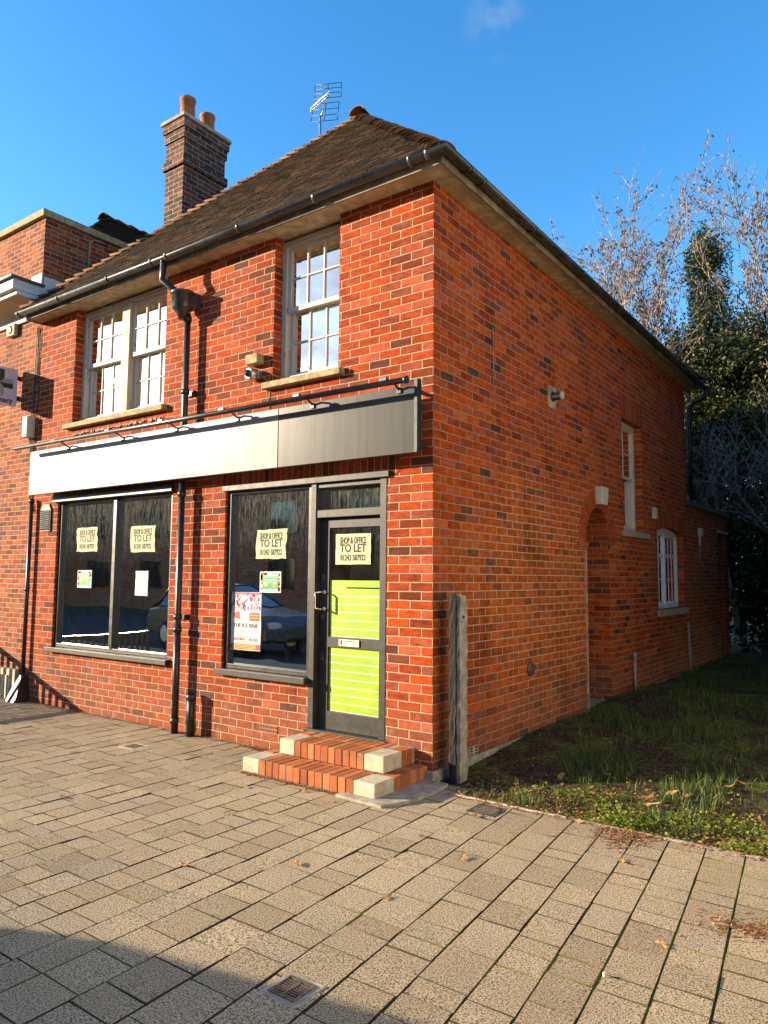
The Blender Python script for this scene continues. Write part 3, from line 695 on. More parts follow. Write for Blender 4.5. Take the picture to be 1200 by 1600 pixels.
stripes(1.077, 1.585, 7, 6); stripes(.417, .983, 8)
lp.build('lime_vinyl', M['lime'], do_); ll.build('frosted_lines', M['limeline'], do_)
hd = MB(); hx = -1.225
hd.tube([(hx+.02,.06,1.475),(hx+.015,.0,1.478),(hx-.012,-.028,1.47),(hx-.016,-.03,1.44),(hx-.016,-.03,1.36),(hx-.012,-.028,1.33),(hx+.015,.0,1.322),(hx+.02,.06,1.325)], .0085, 8)
for z in (1.475, 1.325): hd.lathe((hx+.018,.062,z), [(.021,0),(.021,.008),(.012,.012)], 14, 'y')
hd.build('handle', M['chrome'], do_)
lb = MB(); lb.box(-1.02,-.79,.046,.0575,1.0,1.062); lb.build('letterbox', M['offwhite'], do_, .003)
lb = MB(); lb.box(-.995,-.985,.043,.046,1.012,1.052); lb.box(-.985,-.82,.043,.046,1.046,1.05); lb.build('letterbox_slot', M['black'], do_)
for z in (1.22, .86, 1.58): lk = MB(); lk.box(-1.235,-1.20,.054,.0615,z,z+.06); lk.build('lock_plate', M['iron'], do_)

# air bricks and vents (parts of the building)
def airbrick(T, u0, u1, v0, v1, rows=3, cols=7, mat='terracotta'):
    mb = MB(T); mb.box(u0, u1, -.006, .01, v0, v1); o = mb.build('air_brick', M[mat], shop)
    h = MB(T); 
    for i in range(cols):
        for j in range(rows):
            a = u0+(u1-u0)*(i+.28)/cols; b = v0+(v1-v0)*(j+.22)/rows; h.box(a, a+(u1-u0)/cols*.55, -.0075, -.006, b, b+(v1-v0)/rows*.55)
    h.build('vent_holes', M['black'], o)
airbrick(FR, -1.93, -1.70, .15, .222, 2); airbrick(FR, -3.02, -2.90, .15, .222, 3, 4)
airbrick(SD, .58, .74, .03, .16, 5, 2, 'concrete')
vg = MB(); vg.box(-6.0,-5.76,-.02,.0,2.17,2.44); vg.hexa([(-6.0,-.02,2.44),(-5.76,-.02,2.44),(-5.76,0,2.44),(-6.0,0,2.44),(-5.95,-.02,2.52),(-5.81,-.02,2.52),(-5.81,0,2.52),(-5.95,0,2.52)])
vo = vg.build('vent_grille', M['doorgrey'], shop)
vg = MB(); [vg.hexa([(-5.985,-.022,2.185+i*.026),(-5.775,-.022,2.185+i*.026),(-5.775,-.02,2.195+i*.026),(-5.985,-.02,2.195+i*.026),(-5.985,-.034,2.19+i*.026),(-5.775,-.034,2.19+i*.026),(-5.775,-.02,2.208+i*.026),(-5.985,-.02,2.208+i*.026)]) for i in range(10)]
vg.build('louvre', M['black'], vo)
# oval flue cover on the side wall
vg = MB(SD); vg.T = None; vg.lathe((.0,1.84,.71), [(.075,0),(.075,.015),(.055,.03),(.03,.032)], 18, 'x'); vg.build('flue_cover', M['iron'], shop)

# interiors
rm = MB(); a0, a1, b0, b1, c0, c1 = LX+.29, -.29, .285, 3.6, .12, 2.72
rm.face([(a0,b1,c0),(a1,b1,c0),(a1,b1,c1),(a0,b1,c1)]); rm.face([(a0,b0,c0),(a0,b1,c0),(a0,b1,c1),(a0,b0,c1)]); rm.face([(a1,b1,c0),(a1,b0,c0),(a1,b0,c1),(a1,b1,c1)]); rm.face([(a0,b0,c1),(a0,b1,c1),(a1,b1,c1),(a1,b0,c1)])
rm.box(-2.95,-2.85,b0,b1,c0,c1); rm.box(-2.35,-2.05,.9,1.2,c0,c1); rm.box(-3.9,-3.5,1.1,1.2,1.2,2.3); rm.box(-5.2,-4.9,2.2,2.6,c0,2.0)
rm.build('shop_interior', M['room'], shop)
rm = MB(); rm.box(a0,a1,b0,b1,c0-.05,c0); rm.box(-5.57,-3.41,.12,.42,.70,.74); rm.build('shop_floor', M['floorv'], shop)
rm = MB(); c0, c1 = 2.80, 4.98; b1 = 3.4
rm.face([(a0,b1,c0),(a1,b1,c0),(a1,b1,c1),(a0,b1,c1)]); rm.face([(a0,b0,c0),(a0,b1,c0),(a0,b1,c1),(a0,b0,c1)]); rm.face([(a1,b1,c0),(a1,b0,c0),(a1,b0,c1),(a1,b1,c1)]); rm.face([(a0,b0,c1),(a0,b1,c1),(a1,b1,c1),(a1,b0,c1)]); rm.face([(a0,b0,c0),(a1,b0,c0),(a1,b1,c0),(a0,b1,c0)])
rm.build('upstairs_interior', M['roomup'], shop)
rm = MB(); rm.box(-2.2,-1.2,4.5,8.0,.15,4.98); rm.build('rear_rooms', M['roomup'], shop)

# ------------------------------------------------------------------ rear extension
ext = empty('rear_extension', (0,DY,0), 'single storey flat brick extension behind the corner shop, in deep shade', 'building')
def P_(o, par): o.parent = par; o.matrix_parent_inverse = Matrix.Translation(-par.location); return o
mb = MB(SD); wall(mb, DY+.001, 11.6, -.1, 2.93, [(10.72, 11.12, .0, 2.55)]); mb.T = None
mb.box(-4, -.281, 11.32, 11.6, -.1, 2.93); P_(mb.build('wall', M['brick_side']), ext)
mb = MB(); mb.box(-4.05, .04, DY+.002, 11.66, 2.93, 3.0); P_(mb.build('coping', M['lead']), ext)
mb = MB(SD); mb.box(10.74,11.10,.12,.16,.0,2.5); P_(mb.build('door', M['black']), ext)
mb = MB(SD); mb.box(9.05,9.22,-.05,0,2.42,2.56); mb.box(9.1,9.15,-.03,0,2.25,2.42); mb.tube([(9.13,-.02,2.25),(9.02,-.02,1.95)], .006, 5)
P_(mb.build('outside_lamp', M['offwhite']), ext)
mb = MB(SD); mb.box(10.6,11.5,-.05,.0,2.56,2.60); P_(mb.build('door_hood', M['offwhite']), ext)

# ------------------------------------------------------------------ neighbour (pharmacy)
nb = empty('pharmacy_building', (-8,0,0), 'neighbouring red brick pharmacy with white cornice and stone coped parapet', 'building')
NX = -6.24
mb = MB(); z = 5.18
mb.box(-16, NX, .006, 14, -.1, z); mb.box(-16, -6.30, .006, 14, z, 6.52)
P_(mb.build('wall', M['neigh']), nb)
mb = MB(); mb.box(-16.05, -6.25, -.05, .26, 6.52, 6.62); mb.box(-6.55, -6.25, .26, 14, 6.52, 6.62); P_(mb.build('coping', M['stone'], None, .01), nb)
mb = MB(); mb.box(-16, -6.24, -.42, .0, 5.36, 5.50); mb.box(-16,-6.25,-.36,.0,5.30,5.36); mb.box(-16.0,-6.26,-.03,.005,5.1,5.2); P_(mb.build('cornice', M['whitew'], None, .006), nb)
mb = MB(); mb.box(-16, -6.20, -.47, .0, 5.50, 5.53); P_(mb.build('cornice_lead', M['lead']), nb)
mb = MB(); K = 8
for i in range(K):
    t0 = PI/2*i/K; t1 = PI/2*(i+1)/K; f = lambda t: (-.03-.30*(1-math.cos(t)), 5.17+.13*math.sin(t))
    (ya, za), (yb, zb) = f(t0), f(t1); mb.hexa([(-16,ya,za),(-6.27,ya,za),(-6.27,.0,za),(-16,.0,za),(-16,yb,zb),(-6.27,yb,zb),(-6.27,.0,zb),(-16,.0,zb)])
P_(mb.build('cove', M['cove']), nb)
mb = MB(); mb.hexa([(-6.60,-.02,5.53),(-6.29,-.02,5.53),(-6.29,.005,5.53),(-6.60,.005,5.53),(-6.55,-.01,5.72),(-6.29,-.01,5.72),(-6.29,.005,5.72),(-6.55,.005,5.72)]); mb.box(-6.298,-6.285,.02,.75,5.42,5.68); P_(mb.build('flashing', M['whitew']), nb)
mb = MB(); mb.tube([(-6.285,.9,6.48),(-6.27,.72,6.46),(-6.27,.66,6.40),(-6.27,.66,5.5)], .012, 6); P_(mb.build('cable', M['concrete']), nb)
mb = MB(); mb.box(-16, -6.36, -.06, .0, .0, .38); [mb.box(-10+i*.09, -10+i*.09+.045, -.075, -.06, .0, .30) for i in range(40)]
P_(mb.build('plinth', M['plinth'], None, .006), nb)
# its hipped roof behind the parapet
nr = MB(); ax, ay, az = -8.75, 2.5, 8.22; bx, by = 1.95, 1.95; e = 6.3
cs = [(ax-bx, ay-by, e), (ax+bx, ay-by, e), (ax+bx, ay+8, e), (ax-bx, ay+8, e)]; t0 = (ax, ay, az); t1 = (ax, ay+5.6, az)
nr.face([cs[0], cs[1], t0]); nr.face([cs[1], cs[2], t1, t0]); nr.face([cs[2], cs[3], t1]); nr.face([cs[3], cs[0], t0, t1])
for r in range(22):
    h0 = r/22; h1 = (r+1)/22+.01
    f = lambda h, o: [(cs[0][0]+(t0[0]-cs[0][0])*h, cs[0][1]+(t0[1]-cs[0][1])*h-o, e+(az-e)*h+o), (cs[1][0]+(t0[0]-cs[1][0])*h+o, cs[1][1]+(t0[1]-cs[1][1])*h-o, e+(az-e)*h+o), (cs[2][0]+(t1[0]-cs[2][0])*h+o, cs[2][1]+(t1[1]-cs[2][1])*h, e+(az-e)*h+o)]
    q0 = f(h0, .03); q1 = f(h1, .002); qb = f(h0, .0)
    nr.face([q0[0], q0[1], q1[1], q1[0]], random.random()); nr.face([q0[1], q0[2], q1[2], q1[1]], random.random()); nr.face([qb[0], qb[1], q0[1], q0[0]], .1); nr.face([qb[1], qb[2], q0[2], q0[1]], .1)
nro = P_(nr.build('roof', M['tile']), nb)
mb = MB(); bonnets(mb, (cs[1][0], cs[1][1], e+.05), t0, 30, .10); bonnets(mb, (cs[0][0], cs[0][1], e+.05), t0, 30, .10); bonnets(mb, (ax, ay-.1, az+.02), (ax, ay+5.6, az+.02), 20, .13)
hto = mb.build('hip_tiles', M['tile'], nro)

# pharmacy projecting sign
ps = empty('pharmacy_sign', (-6.72,-.3,3.91), 'pale square projecting sign with a cross and the word Pharmacy on the neighbouring wall', 'sign')
SX = -6.70; mb = MB(); mb.box(SX-.09, SX, -.545, -.055, 3.91, 4.42); P_(mb.build('sign_box', M['pharm'], None, .004), ps)
for z in (4.0, 4.28): mb = MB(); mb.box(SX-.06, SX-.03, -.055, .0, z, z+.06); P_(mb.build('bracket', M['black']), ps)
def xq(mb, pts, x=SX+.001): mb.face([(x, y, z) for y, z in pts])
cy_, cz_ = -.30, 4.20; a_, b_ = .065, .185
mb = MB(); mg = MB()
for k in range(4):
    rot = lambda y, z, k=k: (cy_+[y,-z,-y,z][k], cz_+[z,y,-z,-y][k])
    xq(mb, [rot(0,0), rot(a_,-a_), rot(b_,-a_), rot(b_,-.0)], SX+.0015); xq(mg, [rot(0,0), rot(b_,.0), rot(b_,a_), rot(a_,a_)], SX+.0015)
P_(mb.build('cross_dark_facets', M['pharmdk']), ps); P_(mg.build('cross_grey_facets', M['pharmgr']), ps)
t_ = text('lettering', 'Pharmacy', .105, M['ink'], None, (SX+.002, -.30, 3.965), 'side', .003, .92); P_(t_, ps)

# ------------------------------------------------------------------ signboard + trough light
sg = empty('shop_signboard', (-3,0,2.63), 'long blank brushed metal fascia signboard above the shop windows, marks of old letters', 'signboard')
mb = MB(); mb.box(-5.985, -1.585, -.20, -.158, 2.625, 3.185); a = P_(mb.build('left_panel', M['sign'], None, .003), sg)
mb = MB(); mb.box(-1.58, -.045, -.198, -.158, 2.625, 3.185); a = P_(mb.build('right_panel', M['sign2'], None, .003), sg)
mb = MB(); mb.box(-.043, -.012, -.222, -.158, 2.62, 3.225); P_(mb.build('end_cap', M['black'], None, .002), sg)
for xx_ in (-5.7,-4.4,-3.1,-1.9,-.55,-.06):
    for zz_ in (2.70,3.14): mb = MB(); mb.box(xx_-.015, xx_+.015, -.157, .0, zz_-.012, zz_+.012); P_(mb.build('wall_strut', M['black']), sg)
mb = MB(); random.seed(3)
for i in range(60):
    cx = random.choice([-4.6,-4.1,-3.7,-3.45,-3.2,-2.9,-2.6])+random.gauss(0,.06); cz = 2.92+random.gauss(0,.05); s = random.uniform(.003,.011)
    mb.face([(cx-s,-.2012,cz-s*.4),(cx+s*.6,-.2012,cz-s),(cx+s,-.2012,cz+s*.5),(cx-s*.3,-.2012,cz+s)])
P_(mb.build('letter_marks', M['iron']), sg)
tl = empty('trough_light', (-3,-.38,3.17), 'thin black trough light on six arms running along the top of the signboard', 'light fitting')
ty = -.385; mb = MB()
mb.tube([(-6.03,ty,3.205),(-.015,ty,3.175)], .025, 10); mb.tube([(-.03,ty,3.175),(.0,ty,3.175)], .030, 12)
P_(mb.build('tube_housing', M['black']), tl)
for bx_ in (-5.12, -4.02, -3.08, -2.15, -1.17, -.22):
    mb = MB(); mb.tube([(bx_-.02,ty,3.19),(bx_,ty+.05,3.215),(bx_+.01,ty+.12,3.20),(bx_+.015,-.20,3.155)], .0095, 6); mb.box(bx_-.005,bx_+.035,-.212,-.2005,3.13,3.175); mb.box(bx_-.05,bx_+.02,ty-.012,ty+.02,3.195,3.225)
    P_(mb.build('arm', M['black']), tl)

# ------------------------------------------------------------------ small wall fixtures (things)
def thing(mbp, name, mat, label, cat, bev=0, group=None):
    o = mbp.build(name, M[mat], None, bev); bounds_origin(o); return tag(o, label, cat, group)
mb = MB(); mb.box(-6.40,-6.27,-.12,-.0,3.43,3.72)
ab = thing(mb, 'alarm_box', 'offwhite', 'tall narrow cream alarm box on the wall above the left end of the signboard', 'alarm box', .02)
mb = MB(); mb.box(-7.08,-6.86,-.06,.0,4.95,5.12)
vb = thing(mb, 'junction_box', 'cove', 'small square beige box with a round grille under the pharmacy cornice', 'box', .01)
mb = MB(); mb.lathe((0,-.031,.085), [(.06,0),(.05,.008),(.02,.01)], 16, 'y'); o = mb.build('grille', M['doorgrey'], vb)
cam_ = empty('security_camera', (-2.02,0,3.58), 'silver dome security camera under a small beige box beside the single sash window', 'security camera')
mb = MB(); mb.box(-2.16,-1.99,-.10,.0,3.72,3.82); P_(mb.build('power_box', M['stone'], None, .008), cam_)
mb = MB(); mb.lathe((-2.09,-.02,3.62), [(.062,0),(.062,.06),(.055,.09),(.05,.10)], 20, 'y'); mb.box(-2.12,-2.02,-.04,.0,3.58,3.66); P_(mb.build('housing', M['metal']), cam_)
mb = MB(); mb.lathe((-2.09,-.115,3.62), [(.042,0),(.038,.02),(.02,.034),(.006,.036)], 18, 'y'); P_(mb.build('lens', M['carglass']), cam_)
mb = MB(); mb.tube([(-1.99,-.03,3.60),(-1.93,-.02,3.55),(-1.92,-.015,3.38),(-1.9,-.01,3.2)], .005, 5); P_(mb.build('cable', M['concrete']), cam_)
# cables by the party line
mb = MB()
for i, (x0_, x1_) in enumerate(((-6.33,-6.36),(-6.30,-6.32),(-6.27,-6.24))):
    pts = []
    for k in range(12):
        t = k/11; pts.append((x0_+(x1_-x0_)*t+.03*math.sin(t*PI*(1.2+i))*(1 if i == 2 else .3), -.012, 4.95-t*1.25))
    mb.tube(pts, .006, 5)
for x_ in (-6.36,-6.33,-6.30): mb.tube([(x_,-.03,3.43),(x_+.02,-.02,3.3),(x_+.05,-.012,2.6),(x_+.12,-.012,2.45)], .007, 5)
thing(mb, 'wall_cables', 'black', 'loose dark cables hanging down the party line to the cream alarm box', 'cables')
# side wall lamp, bulkheads
sl = empty('flood_lamp', (.0,2.5,3.6), 'short black cylindrical lamp with a pale lens high on the side wall', 'lamp')
mb = MB(); mb.lathe((.0,2.48,3.63), [(.055,0),(.055,.02),(.042,.025),(.044,.10)], 20, 'x'); P_(mb.build('housing', M['black']), sl)
mb = MB(); mb.lathe((.10,2.48,3.63), [(.045,0),(.045,.02),(.035,.03)], 20, 'x'); P_(mb.build('lens', M['offwhite']), sl)
mb = MB(); mb.box(-.0,.006,2.36,2.58,3.50,3.74); P_(mb.build('mortar_patch', M['mortar']), sl)
mb = MB(SD); mb.hexa([(3.78,-.09,2.54),(3.98,-.09,2.54),(3.98,0,2.54),(3.78,0,2.54),(3.76,-.10,2.76),(4.0,-.10,2.76),(4.0,0,2.76),(3.76,0,2.76)])
thing(mb, 'bulkhead_light', 'offwhite', 'grey white bulkhead light box over the arched porch', 'light fitting', .01)
mb = MB(SD); mb.box(6.20,6.32,-.05,.0,2.53,2.70)
thing(mb, 'small_box', 'offwhite', 'tiny white box at the upper left of the barred ground floor side window', 'box', .006)
mb = MB(); mb.tube([(.008,1.06,4.02),(.008,1.07,3.6),(.008,1.065,3.40),(.008,1.03,3.37)], .005, 5)
thing(mb, 'short_cable', 'concrete', 'short thin cable stapled upright high on the orange side wall', 'cable')
mb = MB(); mb.tube([(.03,5.12,.05),(.03,5.12,.62)], .022, 8); mb.tube([(.03,5.12,.52),(.03,5.12,.62)], .03, 8)
thing(mb, 'waste_pipe', 'concrete', 'short pale upright pipe at the foot of the side wall past the porch', 'pipe')
mb = MB(); mb.tube([(.03,8.1,.05),(.03,8.05,.9)], .02, 8)
thing(mb, 'thin_pipe', 'concrete', 'thin grey pipe at the far foot of the side wall near the extension', 'pipe')

# aerial on the roof
ae = empty('television_aerial', (-3.95,2.9,7.9), 'grid television aerial on a thin mast behind the roof hip', 'aerial')
AX, AY = -3.97, 3.02
mb = MB(); mb.tube([(AX,AY,7.2),(AX,AY,8.74)], .018, 8); P_(mb.build('mast', M['metal']), ae)
def grid(x, y, z0, z1, w_, tilt, name='grid'):
    mb = MB(); dx = Vector((.93,.30,-.10)).normalized(); 
    c0 = Vector((x, y, z0)); up = Vector((tilt, 0, 1)).normalized(); h = z1-z0
    for s in (-1, 0, 1): mb.tube([tuple(c0+dx*(s*w_/2)), tuple(c0+dx*(s*w_/2)+up*h)], .0065, 5)
    for k in range(4): mb.tube([tuple(c0-dx*(w_/2)+up*(h*k/3)), tuple(c0+dx*(w_/2)+up*(h*k/3))], .005, 5)
    P_(mb.build(name, M['black']), ae)
grid(AX+.15, AY, 8.97, 9.20, .44, 0, 'reflector_grid'); grid(AX+.08, AY, 8.62, 8.90, .44, .12, 'reflector_grid')
mb = MB()
bdir = Vector((-.30,-.60,-.80)).normalized()
for off in (Vector((0,0,0)), Vector((.06,0,.02))):
    a = Vector((AX+.13, AY, 9.02))+off; mb.tube([tuple(a), tuple(a+bdir*.42)], .010, 5)
    for k in range(8):
        c = a+bdir*(.04+.05*k); L_ = .06
        for sx in (1, -1):
            for sz in (1, -1): mb.tube([tuple(c), tuple(c+Vector((sx*L_*.8, -sx*L_*.3, sz*.045)))], .0035, 4)
mb.tube([(AX,AY,8.70),(AX+.05,AY,8.78),(AX+.15,AY,9.05),(AX+.16,AY,9.0)], .012, 6)
P_(mb.build('element_boom', M['metal']), ae)

# ------------------------------------------------------------------ notices
GY = .068
def paper(name, u0, u1, v0, v1, mat, label, cat, group=None, wob=.004, seed=1):
    rr = random.Random(seed); n = 7; mb = MB(); g = []
    for j in range(n+1):
        row = []
        for i in range(n+1):
            u = u0+(u1-u0)*i/n; v = v0+(v1-v0)*j/n
            if i in (0, n): u += rr.uniform(-1, 1)*wob*1.6
            if j in (0, n): v += rr.uniform(-1, 1)*wob
            if wob > .002 and i in (0, n): u += .010*math.sin(j/n*5+seed)
            row.append(mb.vert((u, GY, v)))
        g.append(row)
    for j in range(n):
        for i in range(n): mb.idx((g[j][i], g[j][i+1], g[j+1][i+1], g[j+1][i]))
    o = mb.build(name, M[mat]); s = o.modifiers.new('thick', 'SOLIDIFY'); s.thickness = .0012; s.offset = 1
    o.location = (0,0,0); tag(o, label, cat, group); return o
def tolet(uc, vc, w_, h_, label, seed):
    o = paper('to_let_notice', uc-w_/2, uc+w_/2, vc-h_/2, vc+h_/2, 'paper', label, 'notice', 'to let notices taped in the shop windows', (.0015,.006,.0035,.005)[seed % 4], seed)
    yy = GY-.0026
    text('lettering', 'SHOP & OFFICE', h_*.30, M['ink'], o, (uc, yy, vc+h_*.27), 'front', .0012, w_/h_*.36)
    text('lettering', 'TO LET', h_*.36, M['ink'], o, (uc, yy, vc+.005), 'front', .0022, w_/h_*.62)
    text('lettering', '01243 587922', h_*.27, M['ink'], o, (uc, yy, vc-h_*.29), 'front', .001, w_/h_*.46)
    k = MB(); [k.box(uc+sx*w_*.44-.004, uc+sx*w_*.44+.004, yy, yy+.001, vc+sz*h_*.43-.003, vc+sz*h_*.43+.003) for sx in (-1,1) for sz in (-1,1)]; k.build('pin_marks', M['ink'], o)
tolet(-5.055, 2.05, .44, .30, 'cream TO LET notice in the leftmost shop window pane', 1)
tolet(-3.945, 2.03, .45, .30, 'cream TO LET notice in the pane left of the downpipe, above a white sheet', 2)
tolet(-1.905, 1.93, .41, .285, 'cream TO LET notice in the window right of the downpipe, above a green flyer', 3)
tolet(-.885, 1.865, .40, .275, 'cream TO LET notice on the lime striped door', 4)
def flyer(uc, vc, w_, h_, label, seed):
    o = paper('green_flyer', uc-w_/2, uc+w_/2, vc-h_/2, vc+h_/2, 'paperw', label, 'flyer', 'green flyers taped in the windows', .0012, seed); rr = random.Random(seed)
    yy = GY-.0022
    k = MB(); k.box(uc-w_*.38, uc+w_*.38, yy, yy+.0008, vc-h_*.34, vc+h_*.30); k.build('green_panel', M['greenp'], o)
    k = MB()
    for i in range(40):
        t = rr.random(); e = rr.choice(['t','l','r','t']); 
        if e == 't': p = (uc+(t-.5)*w_*.84, vc+h_*.385)
        elif e == 'l': p = (uc-w_*.415, vc+(t-.5)*h_*.75)
        else: p = (uc+w_*.415, vc+(t-.5)*h_*.75)
        if e == 't' and abs(p[0]-uc) < w_*.13: continue
        s = rr.uniform(.006,.014); k.box(p[0]-s, p[0]+s, yy-.0004, yy+.0004, p[1]-s, p[1]+s)
    k.build('red_border', M['red'], o)
    k = MB(); [k.box(uc-w_*.33, uc+w_*.34, yy-.0008, yy-.0002, vc+h_*(.20-.12*i), vc+h_*(.25-.12*i)) for i in range(3)]; k.build('text_lines', M['mint'], o)
    k = MB(); k.lathe((uc+w_*.2,yy,vc-h_*.14), [(w_*.085,0),(w_*.08,.0006)], 14, 'y'); k.lathe((uc-w_*.2,yy,vc-h_*.10), [(w_*.10,0),(w_*.09,.0006)], 14, 'y'); k.build('yellow_rounds', M['yellow'], o)
    k = MB(); k.lathe((uc+w_*.2,yy-.0008,vc-h_*.14), [(w_*.035,0),(w_*.03,.0005)], 10, 'y'); k.build('orange_dot', M['orange'], o)
flyer(-5.075, 1.565, .30, .215, 'green flyer with red border below the leftmost TO LET notice', 11)
flyer(-1.905, 1.56, .285, .205, 'green flyer with red border beside the tall pink and white poster', 12)
o = paper('white_sheet', -4.05, -3.82, 1.385, 1.665, 'paperw', 'plain white printed sheet below the TO LET notice left of the downpipe', 'notice', None, .002, 21)
k = MB(); rr = random.Random(5); [k.box(-4.0, -4.0+rr.uniform(.04,.14), GY-.0022, GY-.0016, 1.62-i*.017, 1.6225-i*.017) for i in range(12)]; k.build('text_lines', M['doorgrey'], o)
PU0, PU1, PV0, PV1 = -2.442, -2.02, .885, 1.455
o = paper('event_poster', PU0, PU1, PV0, PV1, 'paperw', 'tall pink, white and red event poster low in the window right of the downpipe', 'poster', None, .002, 31); rr = random.Random(9); yy = GY-.0022
k = MB(); kp = MB(); kr = MB()
for i in range(170):
    u = rr.uniform(PU0+.01, PU1-.012); v = rr.uniform(1.285, 1.45); s = rr.uniform(.003,.012); tgt = rr.choice((k, kp, k)); tgt.box(u-s, u+s*.6, yy, yy+.0006, v-s*1.2, v+s*rr.uniform(.6,1.8))
for i in range(26): u = PU0+.012+i*.0158; kr.box(u, u+.011, yy-.0004, yy+.0002, 1.435, 1.452)
kr.box(PU0+.004, PU1-.004, yy-.0002, yy+.0004, .892, .945); kr.box(PU1-.16, PU1-.02, yy, yy+.0005, 1.175, 1.255)
kr.hexa([(PU0+.04,yy,1.20),(PU0+.13,yy,1.19),(PU0+.13,yy+.0005,1.19),(PU0+.04,yy+.0005,1.20),(PU0+.03,yy,1.245),(PU0+.12,yy,1.265),(PU0+.12,yy+.0005,1.265),(PU0+.03,yy+.0005,1.245)])
k.build('pink_print', M['pink'], o); kp.build('purple_print', M['purple'], o); kr.build('red_print', M['red'], o)
k = MB(); [k.box(PU0+.02, PU1-.06, yy-.0008, yy-.0003, .902+i*.014, .908+i*.014) for i in range(3)]; k.box(PU1-.145, PU1-.035, yy-.0006, yy-.0001, 1.20, 1.208); k.box(PU1-.145, PU1-.035, yy-.0006, yy-.0001, 1.225, 1.235); k.build('orange_lines', M['yellow'], o)
text('lettering', 'THE ICE RINK', .058, M['ink'], o, ((PU0+PU1)/2, yy, 1.125), 'front', .0008, .98)
text('lettering', 'READING  •  BOXES', .040, M['red'], o, ((PU0+PU1)/2, yy, .99), 'front', .0008, 1.0)
k = MB(); [k.box((PU0+PU1)/2-rr.uniform(.06,.16), (PU0+PU1)/2+rr.uniform(.06,.16), yy, yy+.0006, 1.085-i*.017, 1.0875-i*.017) for i in range(5)]; k.build('text_lines', M['doorgrey'], o)

# ------------------------------------------------------------------ steps
random.seed(11)
st = empty('brick_steps', (-.75,-.3,0), 'two brick on edge steps with cream stone corner blocks below the lime door', 'steps')
def step(x0, x1, y0, y1, z0, z1, wl, wr, nm):
    mb = MB(); mb.box(x0+.006, x1-.006, y0+.006, y1, z0, z1-.006); P_(mb.build(nm+'_bed', M['mortar']), st)
    s = MB(); s.box(x0, x0+wl, y0, y0+.235, z0, z1); P_(s.build('corner_stone', M['stepstone'], None, .009), st)
    s = MB(); s.box(x1-wr, x1, y0-.003, y0+.235, z0, z1+.002); P_(s.build('corner_stone', M['stepstone'], None, .009), st)
    b = MB(); n = int(round((x1-wr-x0-wl)/.0745)); p = (x1-wr-x0-wl)/n
    for i in range(n):
        a = x0+wl+i*p; j = random.uniform(-.004, .004); b.box(a+.004, a+p-.004, y0+random.uniform(-.004,.003), y0+.232, z0, z1+j*.5, random.random())
        b.box(a+.004, a+p-.004, y0+.242, y1-.001, z0, z1+j*.5-.001, random.random())
    m_ = int((y1-(y0+.245))/.0745)
    for i in range(m_):
        a = y0+.245+i*.0745; b.box(x1-.11, x1-.002+random.uniform(-.003,.003), a, a+.067, z0, z1+.001, random.random()); b.box(x0+.002, x0+.11, a, a+.067, z0, z1+.001, random.random())
    P_(b.build('edge_bricks', M['edging'], None, .004), st)
step(-1.42, -.045, -.70, -.001, .005, .12, .19, .20, 'lower'); step(-1.26, -.165, -.43, -.001, .121, .245, .17, .19, 'upper')
mb = MB(); v = [(-.35,-.78),(.08,-.80),(.17,-.60),(.20,-.30),(.17,-.04),(-.3,-.04)]
mb.face([(x,y,.022) for x,y in v]); [mb.face([(v[i][0],v[i][1],-.02),(v[(i+1)%6][0],v[(i+1)%6][1],-.02),(v[(i+1)%6][0],v[(i+1)%6][1],.022),(v[i][0],v[i][1],.022)]) for i in range(6)]
P_(mb.build('concrete_slab', M['concrete'], None, .008), st)

# post
po = empty('gate_post', (.19,.13,0), 'old leaning-edge concrete post with a blackened timber face at the building corner', 'post')
def rough_post(x0, x1, y0, y1, z0, z1, mat, seed, taper=.0, amp=.006):
    rr = random.Random(seed); mb = MB(); K = 26; rings = []
    for k in range(K+1):
        t = k/K; z = z0+(z1-z0)*t; e = taper*.3*max(0, (t-.93)/.07)
        cs_ = [(x0+e, y0+e), (x1-e, y0+e), (x1-e, y1-e), (x0+e, y1-e)]; pts = []
        for i in range(4):
            (ax_, ay_), (bx_, by_) = cs_[i], cs_[(i+1) % 4]
            for s in range(4): pts.append((ax_+(bx_-ax_)*s/4, ay_+(by_-ay_)*s/4))
        rings.append([mb.vert((p[0]+rr.gauss(0, amp*.4)+amp*noise.noise(Vector((p[0]*20, z*5, seed))), p[1]+rr.gauss(0, amp*.4), z+(0 if 0 < k < K else rr.gauss(0, amp*.5)))) for p in pts])
    n_ = 16
    for a, b in zip(rings, rings[1:]):
        for i in range(n_): mb.idx((a[i], a[(i+1) % n_], b[(i+1) % n_], b[i]))
    mb.idx(rings[-1]); return P_(mb.build('face', M[mat]), po)
a = rough_post(.125, .205, .085, .20, -.03, 1.475, 'concrete', 2, .03, .008); a.name = 'concrete_shaft'
a = rough_post(.115, .178, .058, .083, -.03, 1.49, 'timber', 5, .02, .006); a.name = 'timber_face'
mb = MB(); mb.tube([(.207,.14,1.30),(.212,.14,1.30)], .012, 8); mb.tube([(.135,.057,1.23),(.135,.05,1.23)], .01, 8); P_(mb.build('bolt_hole', M['black']), po)

